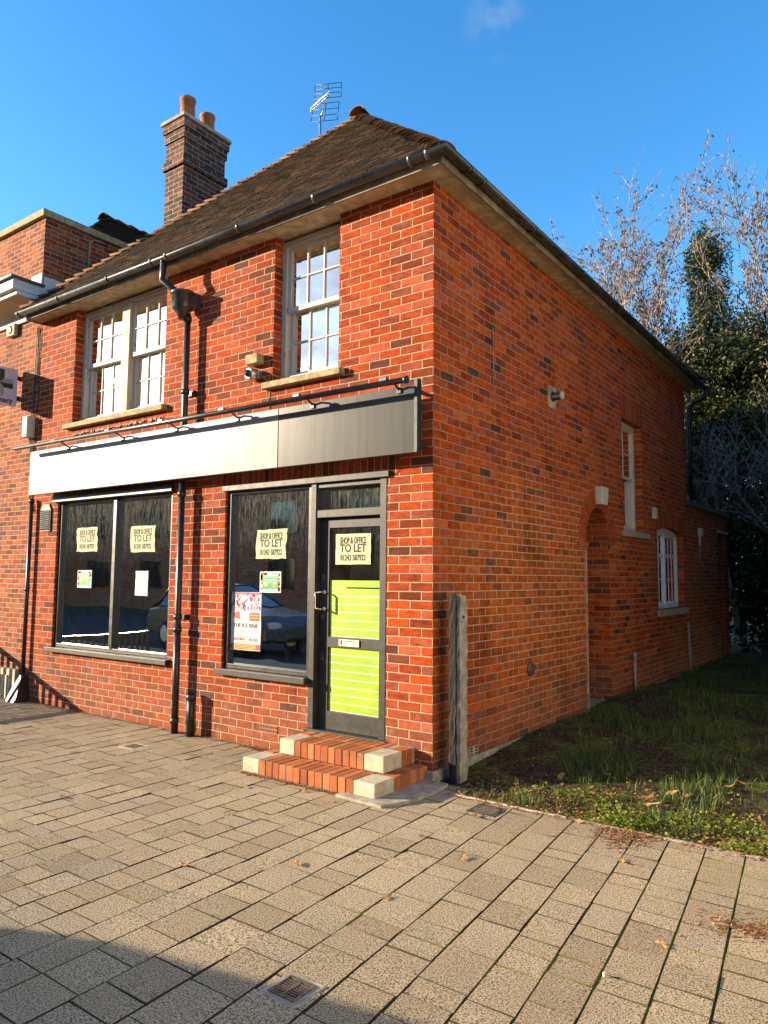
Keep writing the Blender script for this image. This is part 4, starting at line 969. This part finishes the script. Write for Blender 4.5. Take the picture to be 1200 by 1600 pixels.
# ------------------------------------------------------------------ ground
random.seed(21)
mb = MB(); mb.face([(-400,-400,-.16),(400,-400,-.16),(400,400,-.16),(-400,400,-.16)]); tag(mb.build('ground', M['soil']), kind='structure')
mb = MB(); mb.box(-60, 40, -16, -5.15, -.158, -.10); tag(mb.build('road', M['asphalt']), kind='structure')
mb = MB(); mb.box(-30, 14, -5.15, -5.02, -.16, .0); tag(mb.build('kerb', M['concrete'], None, .01), kind='structure')
pv = MB()
def sstep(a, b, x): t = max(0, min(1, (x-a)/(b-a))); return t*t*(3-2*t)
x = -13.0
while x < 5.5:
    wd = random.choice((.165,.20,.205,.215,.22)); 
    sh = lambda x0, y: x0 + (-y)*math.tan(R(6.2))*sstep(-.6, 1.7, x0)
    y = -.004 if x < .30 else -.205; y -= random.uniform(0,.1)*0
    first = True
    while y > -5.0:
        ln = random.choice((.13,.16,.16,.20,.24,.25,.30)); 
        if first: ln *= random.uniform(.5, 1); first = False
        y1 = max(y-ln, -5.015); gp = random.choice((.0025,.0035,.005)); ge = random.choice((.0016,.0022,.003))
        xa, xb = x+gp, x+wd-gp
        zt = random.gauss(0, .0011); tx = random.gauss(0, .0011); tyy = random.gauss(0, .0009); b_ = .0018
        P0 = [(sh(xa,y1)+0,y1+ge), (sh(xb,y1),y1+ge), (sh(xb,y),y-ge), (sh(xa,y),y-ge)]
        cxm = sum(p[0] for p in P0)/4; cym = sum(p[1] for p in P0)/4
        zz = [zt+tx*(1 if i in (1,2) else -1)+tyy*(1 if i > 1 else -1) for i in range(4)]
        lo = [pv.vert((p[0], p[1], zz[i]-b_)) for i, p in enumerate(P0)]
        up_ = [pv.vert((p[0]+(b_ if p[0] < cxm else -b_), p[1]+(b_ if p[1] < cym else -b_), zz[i])) for i, p in enumerate(P0)]
        bt = [pv.vert((p[0], p[1], -.03)) for p in P0]; rr = random.random()
        pv.idx(up_, rr)
        for i in range(4):
            pv.idx((lo[i], lo[(i+1) % 4], up_[(i+1) % 4], up_[i]), 2.0); pv.idx((bt[i], bt[(i+1) % 4], lo[(i+1) % 4], lo[i]), 2.0)
        y = y1
    x += wd
tag(pv.build('pavement', M['paving']), kind='structure')
mb = MB(); mb.box(-13.2, 6.2, -5.02, .0, -.10, -.007); tag(mb.build('paving_joints', M['joint']), kind='structure')
mb = MB()
xx = .30
while xx < 6.0:
    L_ = random.uniform(.5,.9); mb.box(xx, xx+L_-.012, -.198+random.uniform(-.006,.006)-.015*(xx>1.6), -.174+random.uniform(-.004,.004), -.05, .002+random.uniform(-.004,.003), random.random()); xx += L_
tag(mb.build('garden_edging', M['plinth'], None, .004), kind='structure')
# garden soil: gently rising, lumpy
def gz(x, y):
    t = max(0, min(1, (y+.16)/2.2)); b = -.006+.10*t*t*(3-2*t)
    b += .035*noise.noise(Vector((x*1.1, y*1.1, 3)))*t + .012*noise.noise(Vector((x*6, y*6, 1)))
    m_ = math.exp(-((x-.75)**2+(y-4.4)**2)/.5)*.13
    return b+m_
mb = MB(); nx, ny = 90, 130; ids = []
for j in range(ny+1):
    row = []
    for i in range(nx+1):
        xg = .0+ (i/nx)**1.6*14; yg = -.165+(j/ny)**1.7*26; row.append(mb.vert((xg, yg, gz(xg, yg))))
    ids.append(row)
for j in range(ny):
    for i in range(nx): mb.idx((ids[j][i], ids[j][i+1], ids[j+1][i+1], ids[j+1][i]), .5, True)
tag(mb.build('garden_soil', M['soil']), kind='structure')
mb = MB(); mb.box(-20, .0, 11.61, 30, -.15, .07); tag(mb.build('back_ground', M['soil']), kind='structure')

# grass, weeds, litter
random.seed(5)
def occ(x, y): return x < .04 or (abs(x-.16) < .08 and abs(y-.13) < .09)
mb = MB(); cnt = 0
while cnt < 32000:
    x = random.random()**1.15*5.2+.05; y = random.random()**1.35*10-.12
    if occ(x, y): continue
    d = noise.noise(Vector((x*1.3, y*1.3, 8)))
    if d < -.02 and random.random() < .86: continue
    if x < .38 and random.random() < .6: continue
    if y < .5 and random.random() < .55: continue
    if x > 2.0 and y < 2.2 and random.random() < .8: continue
    h = random.uniform(.025,.10)*(1+.6*max(0,d)); z = gz(x, y)-.004; a = random.uniform(0, 2*PI); b = random.gauss(0,.35)*h; c = random.gauss(0,.35)*h; w_ = random.uniform(.002,.004); rr = random.random()
    p0 = (x-w_*math.cos(a), y-w_*math.sin(a), z); p1 = (x+w_*math.cos(a), y+w_*math.sin(a), z); m0 = (x+b*.4+w_*.7*math.cos(a), y+c*.4+w_*.7*math.sin(a), z+h*.6); m1 = (x+b*.4-w_*.7*math.cos(a), y+c*.4-w_*.7*math.sin(a), z+h*.6); tp = (x+b, y+c, z+h)
    i = [mb.vert(q) for q in (p0, p1, m0, m1, tp)]; mb.idx((i[0], i[1], i[2], i[3]), rr); mb.idx((i[3], i[2], i[4]), rr); cnt += 1
tag(mb.build('grass', M['grass']), 'short rough grass in the shade beside the side wall', 'grass', kind='stuff')
mb = MB(); cnt = 0
while cnt < 5200:
    x = random.uniform(.7, 5.0); y = -.15+abs(random.gauss(0, .42)) if random.random() < .8 else -.15-abs(random.gauss(0, .07))*(.4+2*max(0, noise.noise(Vector((x*1.8, 4, 4))))); 
    if y > 1.6: continue
    d = noise.noise(Vector((x*2.2, y*2.6, 2)))
    if d < .04 and random.random() < .90: continue
    if x < 1.0 and random.random() < .6: continue
    z = max(gz(x, y), .0)+random.uniform(.004,.038)*(1+d); s = random.uniform(.005,.012); nrm = Vector((random.gauss(0,.5), random.gauss(0,.5), 1)).normalized(); u = nrm.orthogonal().normalized(); v = nrm.cross(u); c = Vector((x, y, z)); rr = random.random()
    k5 = [mb.vert(tuple(c+u*(s*math.cos(2*PI*k/5+rr*6))+v*(s*math.sin(2*PI*k/5+rr*6)))) for k in range(5)]; mb.idx(k5, rr); cnt += 1
tag(mb.build('clover', M['weed']), 'bright low clover and weeds spilling over the paving edge in the sun', 'weeds', kind='stuff')
def crumb(mb, x, y, z, s, rr):
    n_ = Vector((random.gauss(0,.4), random.gauss(0,.4), 1)).normalized(); u = n_.orthogonal().normalized(); v = n_.cross(u); c = Vector((x, y, z)); a = random.uniform(0, 6.3)
    mb.face([tuple(c+u*(s*math.cos(a+k*2.0+random.uniform(-.3,.3)))+v*(s*.7*math.sin(a+k*2.0))) for k in range(3)], rr)
mb = MB()
for i in range(9000):
    t = random.random()
    if t < .30: x = random.uniform(-6, -1.45); y = -.01-abs(random.gauss(0, .028)); z = .003; s = .007
    elif t < .40: x = random.gauss(-1.75, .16); y = -.03-abs(random.gauss(0,.05)); z = .006; s = .010
    elif t < .52: x = random.uniform(-1.4, .1); y = -.715-abs(random.gauss(0,.02)); z = .004; s = .009
    elif t < .85: x = random.uniform(.25, 3.4); y = -.26+abs(random.gauss(0, .8))*(.5 if x < 1.2 or x > 2 else 1); z = max(gz(x, y) if y > -.165 else .0, .0)+.006; s = .012
    elif t < .93: x = random.gauss(1.62,.09); y = -.2-abs(random.gauss(0,.16)); z = .004; s = .009
    else: x = random.gauss(2.6,.16); y = random.gauss(-1.18,.07)+.2*(x-2.6); z = .004; s = .010
    crumb(mb, x, y, z, s*random.uniform(.6,1.8), random.random()*.7)
tag(mb.build('leaf_litter', M['dead']), 'dry brown leaf crumbs along the wall foot, steps and garden edge', 'leaf litter', kind='stuff')
# single fallen leaves
def leaf_mesh(s, seed, col):
    rr = random.Random(seed); mb = MB(); K = 12; c = mb.vert((0,0,.006)); ring = []
    for k in range(K):
        a = 2*PI*k/K; q = s*(1+.28*math.cos(a*5+seed))*(1 if abs(math.cos(a)) < .8 else 1.2); ring.append(mb.vert((q*math.cos(a), .62*q*math.sin(a), .004+abs(rr.gauss(0, .25))*s)))
    for k in range(K): mb.idx((c, ring[k], ring[(k+1) % K]), col)
    mb.tube([(s*1.1,0,.006),(s*1.6,.1*s,.012)], .0012, 4, r=col)
    return mb
lf = []
for i in range(4):
    lo_ = leaf_mesh(.034, i+1, (.2,.55,.75,.95)[i]).build('fallen_leaf', M['dead']); lf.append(lo_)
gl = [(1.55,.42),(1.78,.55),(1.98,.95),(1.67,.62),(1.30,.36),(2.30,.35),(2.05,1.1),(1.62,.30),(1.15,.75),(.85,.55)]
pl_ = [(.70,-.55),(1.0,-1.25),(.62,-1.1),(.95,-1.95),(-.3,-.9),(-1.05,-1.02),(-.7,-1.5),(-2.2,-.6),(-3.1,-1.2),(-4.2,-.9),(-1.9,-2.0),(.30,-1.9),(-.2,-2.3),(2.2,-1.6),(-5.1,-.7),(-2.6,-.35),(-.62,-.83),(1.75,-.75)]
for i, (x, y) in enumerate(gl+pl_):
    o = lf[i] if i < 4 else lf[i % 4].copy()
    if i >= 4: C.objects.link(o)
    ing = i < len(gl)
    o.location = (x, y, gz(x, y)+.035 if ing else .003); o.rotation_euler = (random.gauss(0,.25) if ing else 0, random.gauss(0,.25) if ing else 0, random.uniform(0, 6.3)); sc = random.uniform(1.0,1.5) if ing else random.uniform(.55,.95); o.scale = (sc, sc, sc)
    tag(o, 'large curled brown leaf lying in the grass past the paving edge' if ing else 'small dry leaf lying on the block paving', 'leaf', 'fallen leaves in the grass' if ing else 'fallen leaves on the paving')

# covers in the paving
dr = empty('drain_grate', (1.135,-2.83,0), 'square iron drain grate in a cut block at the edge of the foreground shadow', 'drain')
mb = MB(); c = Vector((1.135,-2.835)); 
mb.box(c.x-.095,c.x+.095,c.y-.095,c.y+.095,-.02,.0035); P_(mb.build('surround', M['concrete'], None, .003), dr)
mb = MB(); mb.box(c.x-.068,c.x+.068,c.y-.066,c.y-.058,.0,.0085); mb.box(c.x-.068,c.x+.068,c.y+.058,c.y+.066,.0,.0085); mb.box(c.x-.068,c.x-.060,c.y-.058,c.y+.058,.0,.0085); mb.box(c.x+.060,c.x+.068,c.y-.058,c.y+.058,.0,.0085); mb.box(c.x-.004,c.x+.004,c.y-.058,c.y+.058,.0,.0085)
for i in range(8): yv = c.y-.052+i*.0148; mb.box(c.x-.06,c.x-.004,yv,yv+.0055,.0,.0075); mb.box(c.x+.004,c.x+.06,yv,yv+.0055,.0,.0075)
P_(mb.build('grate', M['iron']), dr)
mb = MB(); mb.box(c.x-.06,c.x+.06,c.y-.058,c.y+.058,.0036,.004); P_(mb.build('drain_hole', M['black']), dr)
mh = empty('water_cover', (.68,-.38,0), 'small ribbed oval iron cover in the paving by the concrete post', 'drain cover')
mb = MB(); mb.box(.575,.80,-.49,-.27,-.02,.004); P_(mb.build('frame', M['iron'], None, .003), mh)
mb = MB()
for i in range(9):
    t = -1+2*(i+.5)/9; hw = .09*math.sqrt(max(0.05, 1-t*t)); mb.box(.6875-hw,.6875+hw,-.38+t*.09-.005,-.38+t*.09+.005,.004,.0075)
P_(mb.build('ribs', M['iron']), mh)
sq = MB(); sq.box(-3.0,-2.77,-.81,-.61,-.02,.003); o = thing(sq, 'stopcock_cover', 'stepstone', 'small pale framed square cover in the paving in front of the downpipe', 'cover', .002)
k = MB(); k.box(-.075,.075,-.065,.065,.0232,.026); k.build('lid', M['iron'], o)

# white scrap
k = MB(); k.box(2.08,2.09,-2.01,-2.0,.0,.018); thing(k, 'cigarette_end', 'paperw', 'tiny white scrap standing on the sunlit paving at lower right', 'litter', .002)

# railing off to the left whose shadow falls on the wall foot
ra = empty('ramp_railing', (-7.15,-.1,0), 'low black railing at right angles to the pharmacy wall', 'railing')
mb = MB(); mb.box(-7.17,-7.11,-2.4,-.06,.64,.70); mb.box(-7.16,-7.12,-2.4,-.06,.08,.12); P_(mb.build('rail', M['black']), ra)
for i in range(24): mb = MB(); yv = -.1-i*.1; mb.box(-7.155,-7.125,yv-.018,yv+.018,.0,.64); P_(mb.build('picket', M['black']), ra)

# ------------------------------------------------------------------ trees
def leaf_cloud(mb, blobs, n, size, seed, shell=.55, gap=.05, nscale=.9):
    rr = random.Random(seed); tot = sum(b[3]*b[4]*b[5] for b in blobs); c = 0
    for b in blobs:
        k = int(n*b[3]*b[4]*b[5]/tot); i = 0; tries = 0
        while i < k and tries < k*6:
            tries += 1
            d = Vector((rr.gauss(0,1), rr.gauss(0,1), rr.gauss(0,1))).normalized(); q = (shell+(1-shell)*rr.random()) if rr.random() < .85 else rr.random()
            q *= 1+.22*noise.noise(Vector((d.x*2.2+b[0], d.y*2.2+b[1], d.z*2.2+seed)))+.12*noise.noise(Vector((d.x*6, d.y*6+b[2], d.z*6)))
            p = Vector((b[0]+d.x*q*b[3], b[1]+d.y*q*b[4], b[2]+d.z*q*b[5]))
            if noise.noise(p*nscale+Vector((seed,0,0))) < -gap*3 and rr.random() < .8: continue
            if p.z < .1: continue
            s = size*rr.uniform(.6,1.4); nn = (d*.7+Vector((rr.gauss(0,.6), rr.gauss(0,.6), rr.gauss(0,.6)))).normalized(); u = nn.orthogonal().normalized(); a = rr.uniform(0, 6.28); v = nn.cross(u); uu = u*math.cos(a)+v*math.sin(a); vv = nn.cross(uu)
            mb.face([tuple(p-uu*s), tuple(p+vv*s*.55), tuple(p+uu*s*1.1+nn*s*.2), tuple(p-vv*s*.55)], min(1, max(0, rr.gauss(.45,.24)))); i += 1
def bare_tree(name, base, height, seed, label, lean=(0,0), spread=.55, levels=5, r0=.16, seeds=9000, first=.28, ivy=None, bark='bark', seedsize=.055, group=None):
    rr = random.Random(seed); root = empty(name, base, label, 'tree', group)
    tk = MB(); br = MB(); tips = []
    def grow(p, d, L, r, lv):
        n = 5 if lv < 3 else 3; pts = [p]; q = p.copy(); dd = d.copy()
        for i in range(n):
            dd = (dd + Vector((rr.gauss(0,.13), rr.gauss(0,.13), rr.gauss(.05,.06)))).normalized(); q = q+dd*(L/n); pts.append(q.copy())
        r1 = r*(.62 if lv < levels else .35); rad = [r+(r1-r)*i/n for i in range(n+1)]
        (tk if lv == 0 else br).tube([tuple(x_) for x_ in pts], rad, 8 if lv == 0 else (6 if lv < 2 else (4 if lv < 4 else 3)), caps=False)
        if lv >= levels: tips.extend(pts[1:]); return
        if lv >= levels-1: tips.extend(pts[2:])
        k = rr.randint(3, 4) if lv < 4 else rr.randint(2, 4)
        for i in range(k):
            t = 1.0 if i == 0 else rr.uniform(.35, 1); j = min(n, int(t*n)); s0 = pts[j]
            az = rr.uniform(0, 2*PI); tilt = spread*rr.uniform(.5, 1.25)*(.6 if i == 0 else 1)
            o1 = dd.orthogonal().normalized(); o2 = dd.cross(o1); nd = (dd*math.cos(tilt)+(o1*math.cos(az)+o2*math.sin(az))*math.sin(tilt)); nd = (nd+Vector((0,0,.05))).normalized()
            grow(s0, nd, L*rr.uniform(.62,.84), max(.0125, r1*rr.uniform(.6,.85)), lv+1)
    grow(Vector((0,0,-.1)), Vector((lean[0], lean[1], 1)).normalized(), height*first, r0, 0)
    tk.build('trunk', M[bark], root); b_ = br.build('branches', M[bark], root)
    sd = MB(); 
    for i in range(seeds):
        p = rr.choice(tips)+Vector((rr.gauss(0,.05), rr.gauss(0,.05), rr.gauss(-.05,.06))); 
        if noise.noise(p*1.1+Vector((seed,3,1))) < -.15: continue
        s = seedsize*rr.uniform(.5,1.3); n_ = Vector((rr.gauss(0,1), rr.gauss(0,1), rr.gauss(0,.4))).normalized(); u = n_.orthogonal().normalized()
        u = (Vector((0,0,-1))*.8+u*.5).normalized(); v = n_.cross(u).normalized()
        sd.face([tuple(p), tuple(p+u*s*.6+v*s*.35), tuple(p+u*s*1.3), tuple(p+u*s*.6-v*s*.35)], rr.random())
    if seeds: sd.build('seed_bunches', M['seed'], root)
    if ivy:
        iv = MB(); leaf_cloud(iv, ivy[0], ivy[1], ivy[2], seed+50, .5, .08, 1.4); iv.build('ivy', M['ivy'], root)
    return root
bare_tree('bare_tree', (-1.0,15.6,0), 12.3, 4, 'tall bare tree with brown seed bunches and an ivy clad trunk above the roofline', (-.02,0), .62, 6, .20, 34000, .34,
    ([(0,0,6.4,.85,.8,3.2), (-.05,0,9.9,.62,.6,1.4)], 34000, .042), 'bark', .066)
bare_tree('bare_tree', (-3.0,16.2,0), 11.3, 23, 'slender bare tree standing left of the ivy clad trunk, just above the gutter', (-.06,0), .64, 6, .16, 34000, .34, None, 'bark', .066)
bare_tree('bare_tree', (1.5,16.5,0), 12.6, 13, 'bare tree at the right edge of the frame, seed bunches against the sky', (0,0), .62, 6, .18, 30000, .34, None, 'bark', .066)
bare_tree('pale_branched_tree', (1.7,11.8,0), 8.4, 31, 'small pale branched bare tree in front of the ivy mass at the right edge', (-.18,-.05), .66, 5, .10, 6500, .28, None, 'bark', .055)
bare_tree('pale_branched_tree', (.1,12.6,0), 9.0, 37, 'thin pale branched tree with brown seeds rising behind the extension roof', (-.05,0), .60, 5, .09, 6500, .36, None, 'bark', .055)
def bush(name, base, blobs, n, size, seed, mat, label, cat='bush', trunk=True):
    root = empty(name, base, label, cat); mb = MB(); leaf_cloud(mb, blobs, n, size, seed); mb.build('crown', M[mat], root)
    if trunk: t = MB(); t.tube([(0,0,-.1),(.05,0,blobs[0][2]*.6),(.1,.1,blobs[0][2])], [.14,.10,.05], 8); t.build('trunk', M['barkd'], root)
bush('ivy_covered_tree', (-.9,14.2,0), [(-.5,0,5.9,1.2,1.0,2.0), (.4,.2,6.9,1.3,1.1,1.9), (-.2,.1,3.6,1.9,1.3,2.4), (1.4,.3,5.4,1.3,1.2,2.6), (.2,0,2.0,1.9,1.4,1.8)], 95000, .045, 61, 'ivy', 'broad dark evergreen mass of ivy behind the far end of the building', 'tree')
bush('evergreen_tree', (1.9,14.8,0), [(0,0,4.8,1.6,1.3,3.2), (.2,.3,7.6,1.2,1.0,1.5), (-.6,-.2,2.2,1.5,1.3,1.9)], 60000, .045, 62, 'ivy', 'dark evergreen tree at the right edge under the second bare tree', 'tree')
bush('dark_bush', (.9,12.6,0), [(0,0,1.1,1.0,.9,1.4), (1.5,.2,1.0,1.2,.9,1.3), (3.0,.4,1.4,1.3,1.0,1.6)], 14000, .07, 63, 'darkhedge', 'low dark bush in deep shade at the end of the side garden', 'bush')
bush('laurel_bush', (-2.6,13.6,0), [(0,0,2.6,1.5,1.2,2.2), (-1.6,.3,2.2,1.3,1.1,2.0)], 9000, .08, 64, 'ivy', 'evergreen bush showing over the flat roof of the extension', 'bush')
bush('shading_evergreen', (3.7,11.2,0), [(0,0,4.6,2.0,2.2,4.8), (2.5,1,3.4,2.0,1.6,3.2)], 22000, .13, 65, 'darkhedge', 'unseen evergreen added to shade the far side wall, at the garden end', 'tree')  # both evergreens are out of view, added to block sky light from the far wall
bush('shading_evergreen', (3.9,6.9,0), [(0,0,4.6,2.1,2.6,4.8), (.8,-2.2,3.2,1.6,1.8,3.2)], 26000, .13, 66, 'darkhedge', 'unseen evergreen added to shade the far side wall, half way along the garden', 'tree')

# ------------------------------------------------------------------ street side, seen in the window reflections, and an added cottage
def car(loc, rz, paint, label):
    root = empty('parked_car', loc, label, 'car', 'cars parked along the kerb'); root.rotation_euler = (0,0,rz)
    body = [(-2.25,.35),(-2.28,.62),(-2.15,.92),(-1.2,1.0),(.75,1.0),(2.0,.86),(2.25,.60),(2.27,.35),(1.85,.28),(-1.85,.28)]
    top = [(-1.95,.98),(-1.55,1.42),(-1.2,1.48),(.05,1.47),(.95,1.0)]
    def ext(pts, wf, mat, nm, bev=.02):
        mb = MB(); L_ = [mb.vert((x,-wf(z),z)) for x, z in pts]; Rr = [mb.vert((x,wf(z),z)) for x, z in pts]; n = len(pts)
        for i in range(n): mb.idx((L_[i], L_[(i+1) % n], Rr[(i+1) % n], Rr[i]))
        mb.idx(L_[::-1]); mb.idx(Rr); return mb.build(nm, M[mat], root, bev)
    ext(body, lambda z: .88-.10*max(0,(z-.85)) , paint, 'body', .04); ext(top, lambda z: .84-.42*(z-.98), 'carglass', 'windows', .02)
    mb = MB(); mb.box(-1.5,.0,-.62,.62,1.475,1.50); 
    for s in (-1, 1):
        for (xa, za, xb, zb) in ((-1.95,.98,-1.55,1.44),(.95,1.0,.05,1.48),(-.45,.98,-.45,1.48),(-1.5,1.46,.05,1.485)): mb.tube([(xa,s*(.855-.42*(za-.98)),za),(xb,s*(.855-.42*(zb-.98)),zb)], .035, 6)
    mb.build('roof_frame', M[paint], root)
    for x in (-1.42, 1.42):
        for s in (-1, 1):
            mb = MB(); T_ = (x, s*.80, .33); mb.lathe(T_, [(.20,.10),(.32,.10),(.33,.06),(.33,-.08),(.32,-.10),(.2,-.10)], 22, 'y'); wo = mb.build('wheel', M['tyre'], root)
            mb = MB(); mb.lathe((x, s*.80, .33), [(.20,-.105),(.20,.105),(.05,.11)], 14, 'y'); mb.build('rim', M['metal'], wo)
    for s in (-1, 1):
        mb = MB(); mb.box(2.17,2.285,s*.55-.16,s*.55+.16,.60,.72); mb.build('headlight', M['offwhite'], root, .02); mb = MB(); mb.box(-2.29,-2.2,s*.6-.12,s*.6+.12,.68,.84); mb.build('tail_light', M['red'], root, .02)
car((-2.65,-6.30,-.10), R(11.8), 'carpaint', 'dark blue car parked at the kerb nearest the camera, mirrored in the glass')
car((-10.1,-6.9,-.10), R(5), 'carpaint2', 'silver car parked at the kerb farther along, mirrored in the left shop window')
op = empty('opposite_building', (-22,-30,0), 'two storey brick terrace across the street, seen only as a reflection', 'building')
mb = MB(); mb.box(-42,12,-27,-19,-.15,6.0); mb.box(-52,-42,-27,5,-.15,6.6); P_(mb.build('wall', M['neigh']), op)
mb = MB(); mb.hexa([(-42.3,-27.3,6.0),(12.3,-27.3,6.0),(12.3,-18.7,6.0),(-42.3,-18.7,6.0),(-42.3,-23.2,9.0),(12.3,-23.2,9.0),(12.3,-22.8,9.0),(-42.3,-22.8,9.0)]); P_(mb.build('roof', M['tile']), op)
for i in range(11):
    for j in (0, 1): mb = MB(); mb.box(-40+i*4.8,-38.4+i*4.8,-19,-18.96,1.0+j*2.6,2.4+j*2.6); P_(mb.build('window', M['carglass']), op)
ct = empty('bounce_cottage', (9,1,0), 'unseen cream cottage added at the right to bounce sunlight onto the side wall', 'building')  # out of view, added so its sunlit wall throws warm light on the side wall
mb = MB(); mb.box(6.3,13,-5.2,3.0,-.15,5.4); P_(mb.build('wall', M['render']), ct)
mb = MB(); mb.hexa([(6.0,-5.5,5.4),(13.3,-5.5,5.4),(13.3,3.3,5.4),(6.0,3.3,5.4),(9.6,-5.0,8.0),(9.8,-5.0,8.0),(9.8,2.8,8.0),(9.6,2.8,8.0)]); P_(mb.build('roof', M['tile']), ct)
for (ya, za) in ((-4.4,1.0),(1.4,1.0),(-4.4,3.4),(1.4,3.4)): mb = MB(); mb.box(6.26,6.3,ya,ya+1.0,za,za+1.2); P_(mb.build('window', M['carglass']), ct)

# ------------------------------------------------------------------ light, world, camera
ELEV, AZ = R(14.5), R(33)
sdir = Vector((-math.cos(ELEV)*math.cos(AZ), -math.cos(ELEV)*math.sin(AZ), math.sin(ELEV)))
L = bpy.data.lights.new('sun', 'SUN'); L.energy = 5.0; L.angle = R(.5); L.color = (1.0, .82, .58)
lo = bpy.data.objects.new('sun', L); C.objects.link(lo); lo.rotation_euler = sdir.to_track_quat('Z', 'Y').to_euler(); lo.location = (-20,-14,14)
wd = bpy.data.worlds.new('World'); bpy.context.scene.world = wd; wd.use_nodes = True; t = wd.node_tree; t.nodes.clear()
ou = t.nodes.new('ShaderNodeOutputWorld'); bg = t.nodes.new('ShaderNodeBackground'); sk = t.nodes.new('ShaderNodeTexSky')
sk.sky_type = 'NISHITA'; sk.sun_disc = False; sk.sun_elevation = ELEV; sk.sun_rotation = math.atan2(sdir.x, sdir.y); sk.altitude = 0; sk.air_density = 1.0; sk.dust_density = .3; sk.ozone_density = 2.5
bg.inputs[1].default_value = .125
hs = t.nodes.new('ShaderNodeHueSaturation'); hs.inputs['Saturation'].default_value = 1.3; hs.inputs['Value'].default_value = 1.15
t.links.new(sk.outputs[0], hs.inputs['Color'])
tc = t.nodes.new('ShaderNodeTexCoord'); mp = t.nodes.new('ShaderNodeMapping'); mp.inputs['Scale'].default_value = (1,1,2.6); t.links.new(tc.outputs['Generated'], mp.inputs[0])
nz = t.nodes.new('ShaderNodeTexNoise'); nz.inputs['Scale'].default_value = 2.3; nz.inputs['Detail'].default_value = 9; nz.inputs['Roughness'].default_value = .6; t.links.new(mp.outputs[0], nz.inputs['Vector'])
rp = t.nodes.new('ShaderNodeMapRange'); rp.interpolation_type = 'SMOOTHSTEP'; rp.inputs[1].default_value = .46; rp.inputs[2].default_value = .66; t.links.new(nz.outputs[0], rp.inputs[0])
sp_ = t.nodes.new('ShaderNodeSeparateXYZ'); t.links.new(tc.outputs['Generated'], sp_.inputs[0])
r2 = t.nodes.new('ShaderNodeMapRange'); r2.interpolation_type = 'SMOOTHSTEP'; r2.inputs[1].default_value = -.05; r2.inputs[2].default_value = -.45; t.links.new(sp_.outputs[1], r2.inputs[0])   # clouds stand in the southern sky
mu_ = t.nodes.new('ShaderNodeMath'); mu_.operation = 'MULTIPLY'; t.links.new(rp.outputs[0], mu_.inputs[0]); t.links.new(r2.outputs[0], mu_.inputs[1])
dt = t.nodes.new('ShaderNodeVectorMath'); dt.operation = 'DISTANCE'; nv = t.nodes.new('ShaderNodeVectorMath'); nv.operation = 'NORMALIZE'; t.links.new(tc.outputs['Generated'], nv.inputs[0]); t.links.new(nv.outputs[0], dt.inputs[0]); dt.inputs[1].default_value = (-.3565,.697,.622)
r3 = t.nodes.new('ShaderNodeMapRange'); r3.interpolation_type = 'SMOOTHSTEP'; r3.inputs[1].default_value = .045; r3.inputs[2].default_value = .0; r3.inputs[4].default_value = .42; t.links.new(dt.outputs['Value'], r3.inputs[0])
n3 = t.nodes.new('ShaderNodeTexNoise'); n3.inputs['Scale'].default_value = 26; n3.inputs['Detail'].default_value = 6; t.links.new(tc.outputs['Generated'], n3.inputs['Vector'])
r4 = t.nodes.new('ShaderNodeMapRange'); r4.inputs[1].default_value = .42; r4.inputs[2].default_value = .68; t.links.new(n3.outputs[0], r4.inputs[0])
m3 = t.nodes.new('ShaderNodeMath'); m3.operation = 'MULTIPLY'; t.links.new(r3.outputs[0], m3.inputs[0]); t.links.new(r4.outputs[0], m3.inputs[1])
m4 = t.nodes.new('ShaderNodeMath'); m4.operation = 'MAXIMUM'; t.links.new(m3.outputs[0], m4.inputs[0]); t.links.new(mu_.outputs[0], m4.inputs[1])
mx = t.nodes.new('ShaderNodeMix'); mx.data_type = 'RGBA'; t.links.new(m4.outputs[0], mx.inputs[0]); t.links.new(hs.outputs[0], mx.inputs[6]); mx.inputs[7].default_value = (1.9,1.95,2.1,1)
t.links.new(mx.outputs[2], bg.inputs[0]); t.links.new(bg.outputs[0], ou.inputs[0])

cd = bpy.data.cameras.new('camera'); co = bpy.data.objects.new('camera', cd); C.objects.link(co); bpy.context.scene.camera = co
cd.sensor_fit = 'HORIZONTAL'; cd.sensor_width = 36; cd.lens = 1144.72/1200*36; cd.clip_start = .05; cd.clip_end = 2000
yaw, pit, rol = 6.27606792e-01, 8.93497459e-02, 8.30925958e-03
cp, spn, cyw, syw = math.cos(pit), math.sin(pit), math.cos(yaw), math.sin(yaw)
f = Vector((-syw*cp, cyw*cp, spn)); r = Vector((cyw, syw, 0)); u = r.cross(f)
r2_ = r*math.cos(rol)+u*math.sin(rol); u2_ = u*math.cos(rol)-r*math.sin(rol)
co.matrix_world = Matrix.Translation((3.19147768, -5.08320584, 1.61200007)) @ Matrix((r2_, u2_, -f)).transposed().to_4x4()

s = bpy.context.scene
s.view_settings.view_transform = 'Standard'; s.view_settings.look = 'None'; s.view_settings.gamma = 1; s.view_settings.exposure = 1.5; s.view_settings.use_curve_mapping = False
s.render.engine = 'CYCLES'; s.cycles.max_bounces = 8; s.cycles.transparent_max_bounces = 16; s.cycles.use_denoising = True
s.render.resolution_x = 768; s.render.resolution_y = 1024
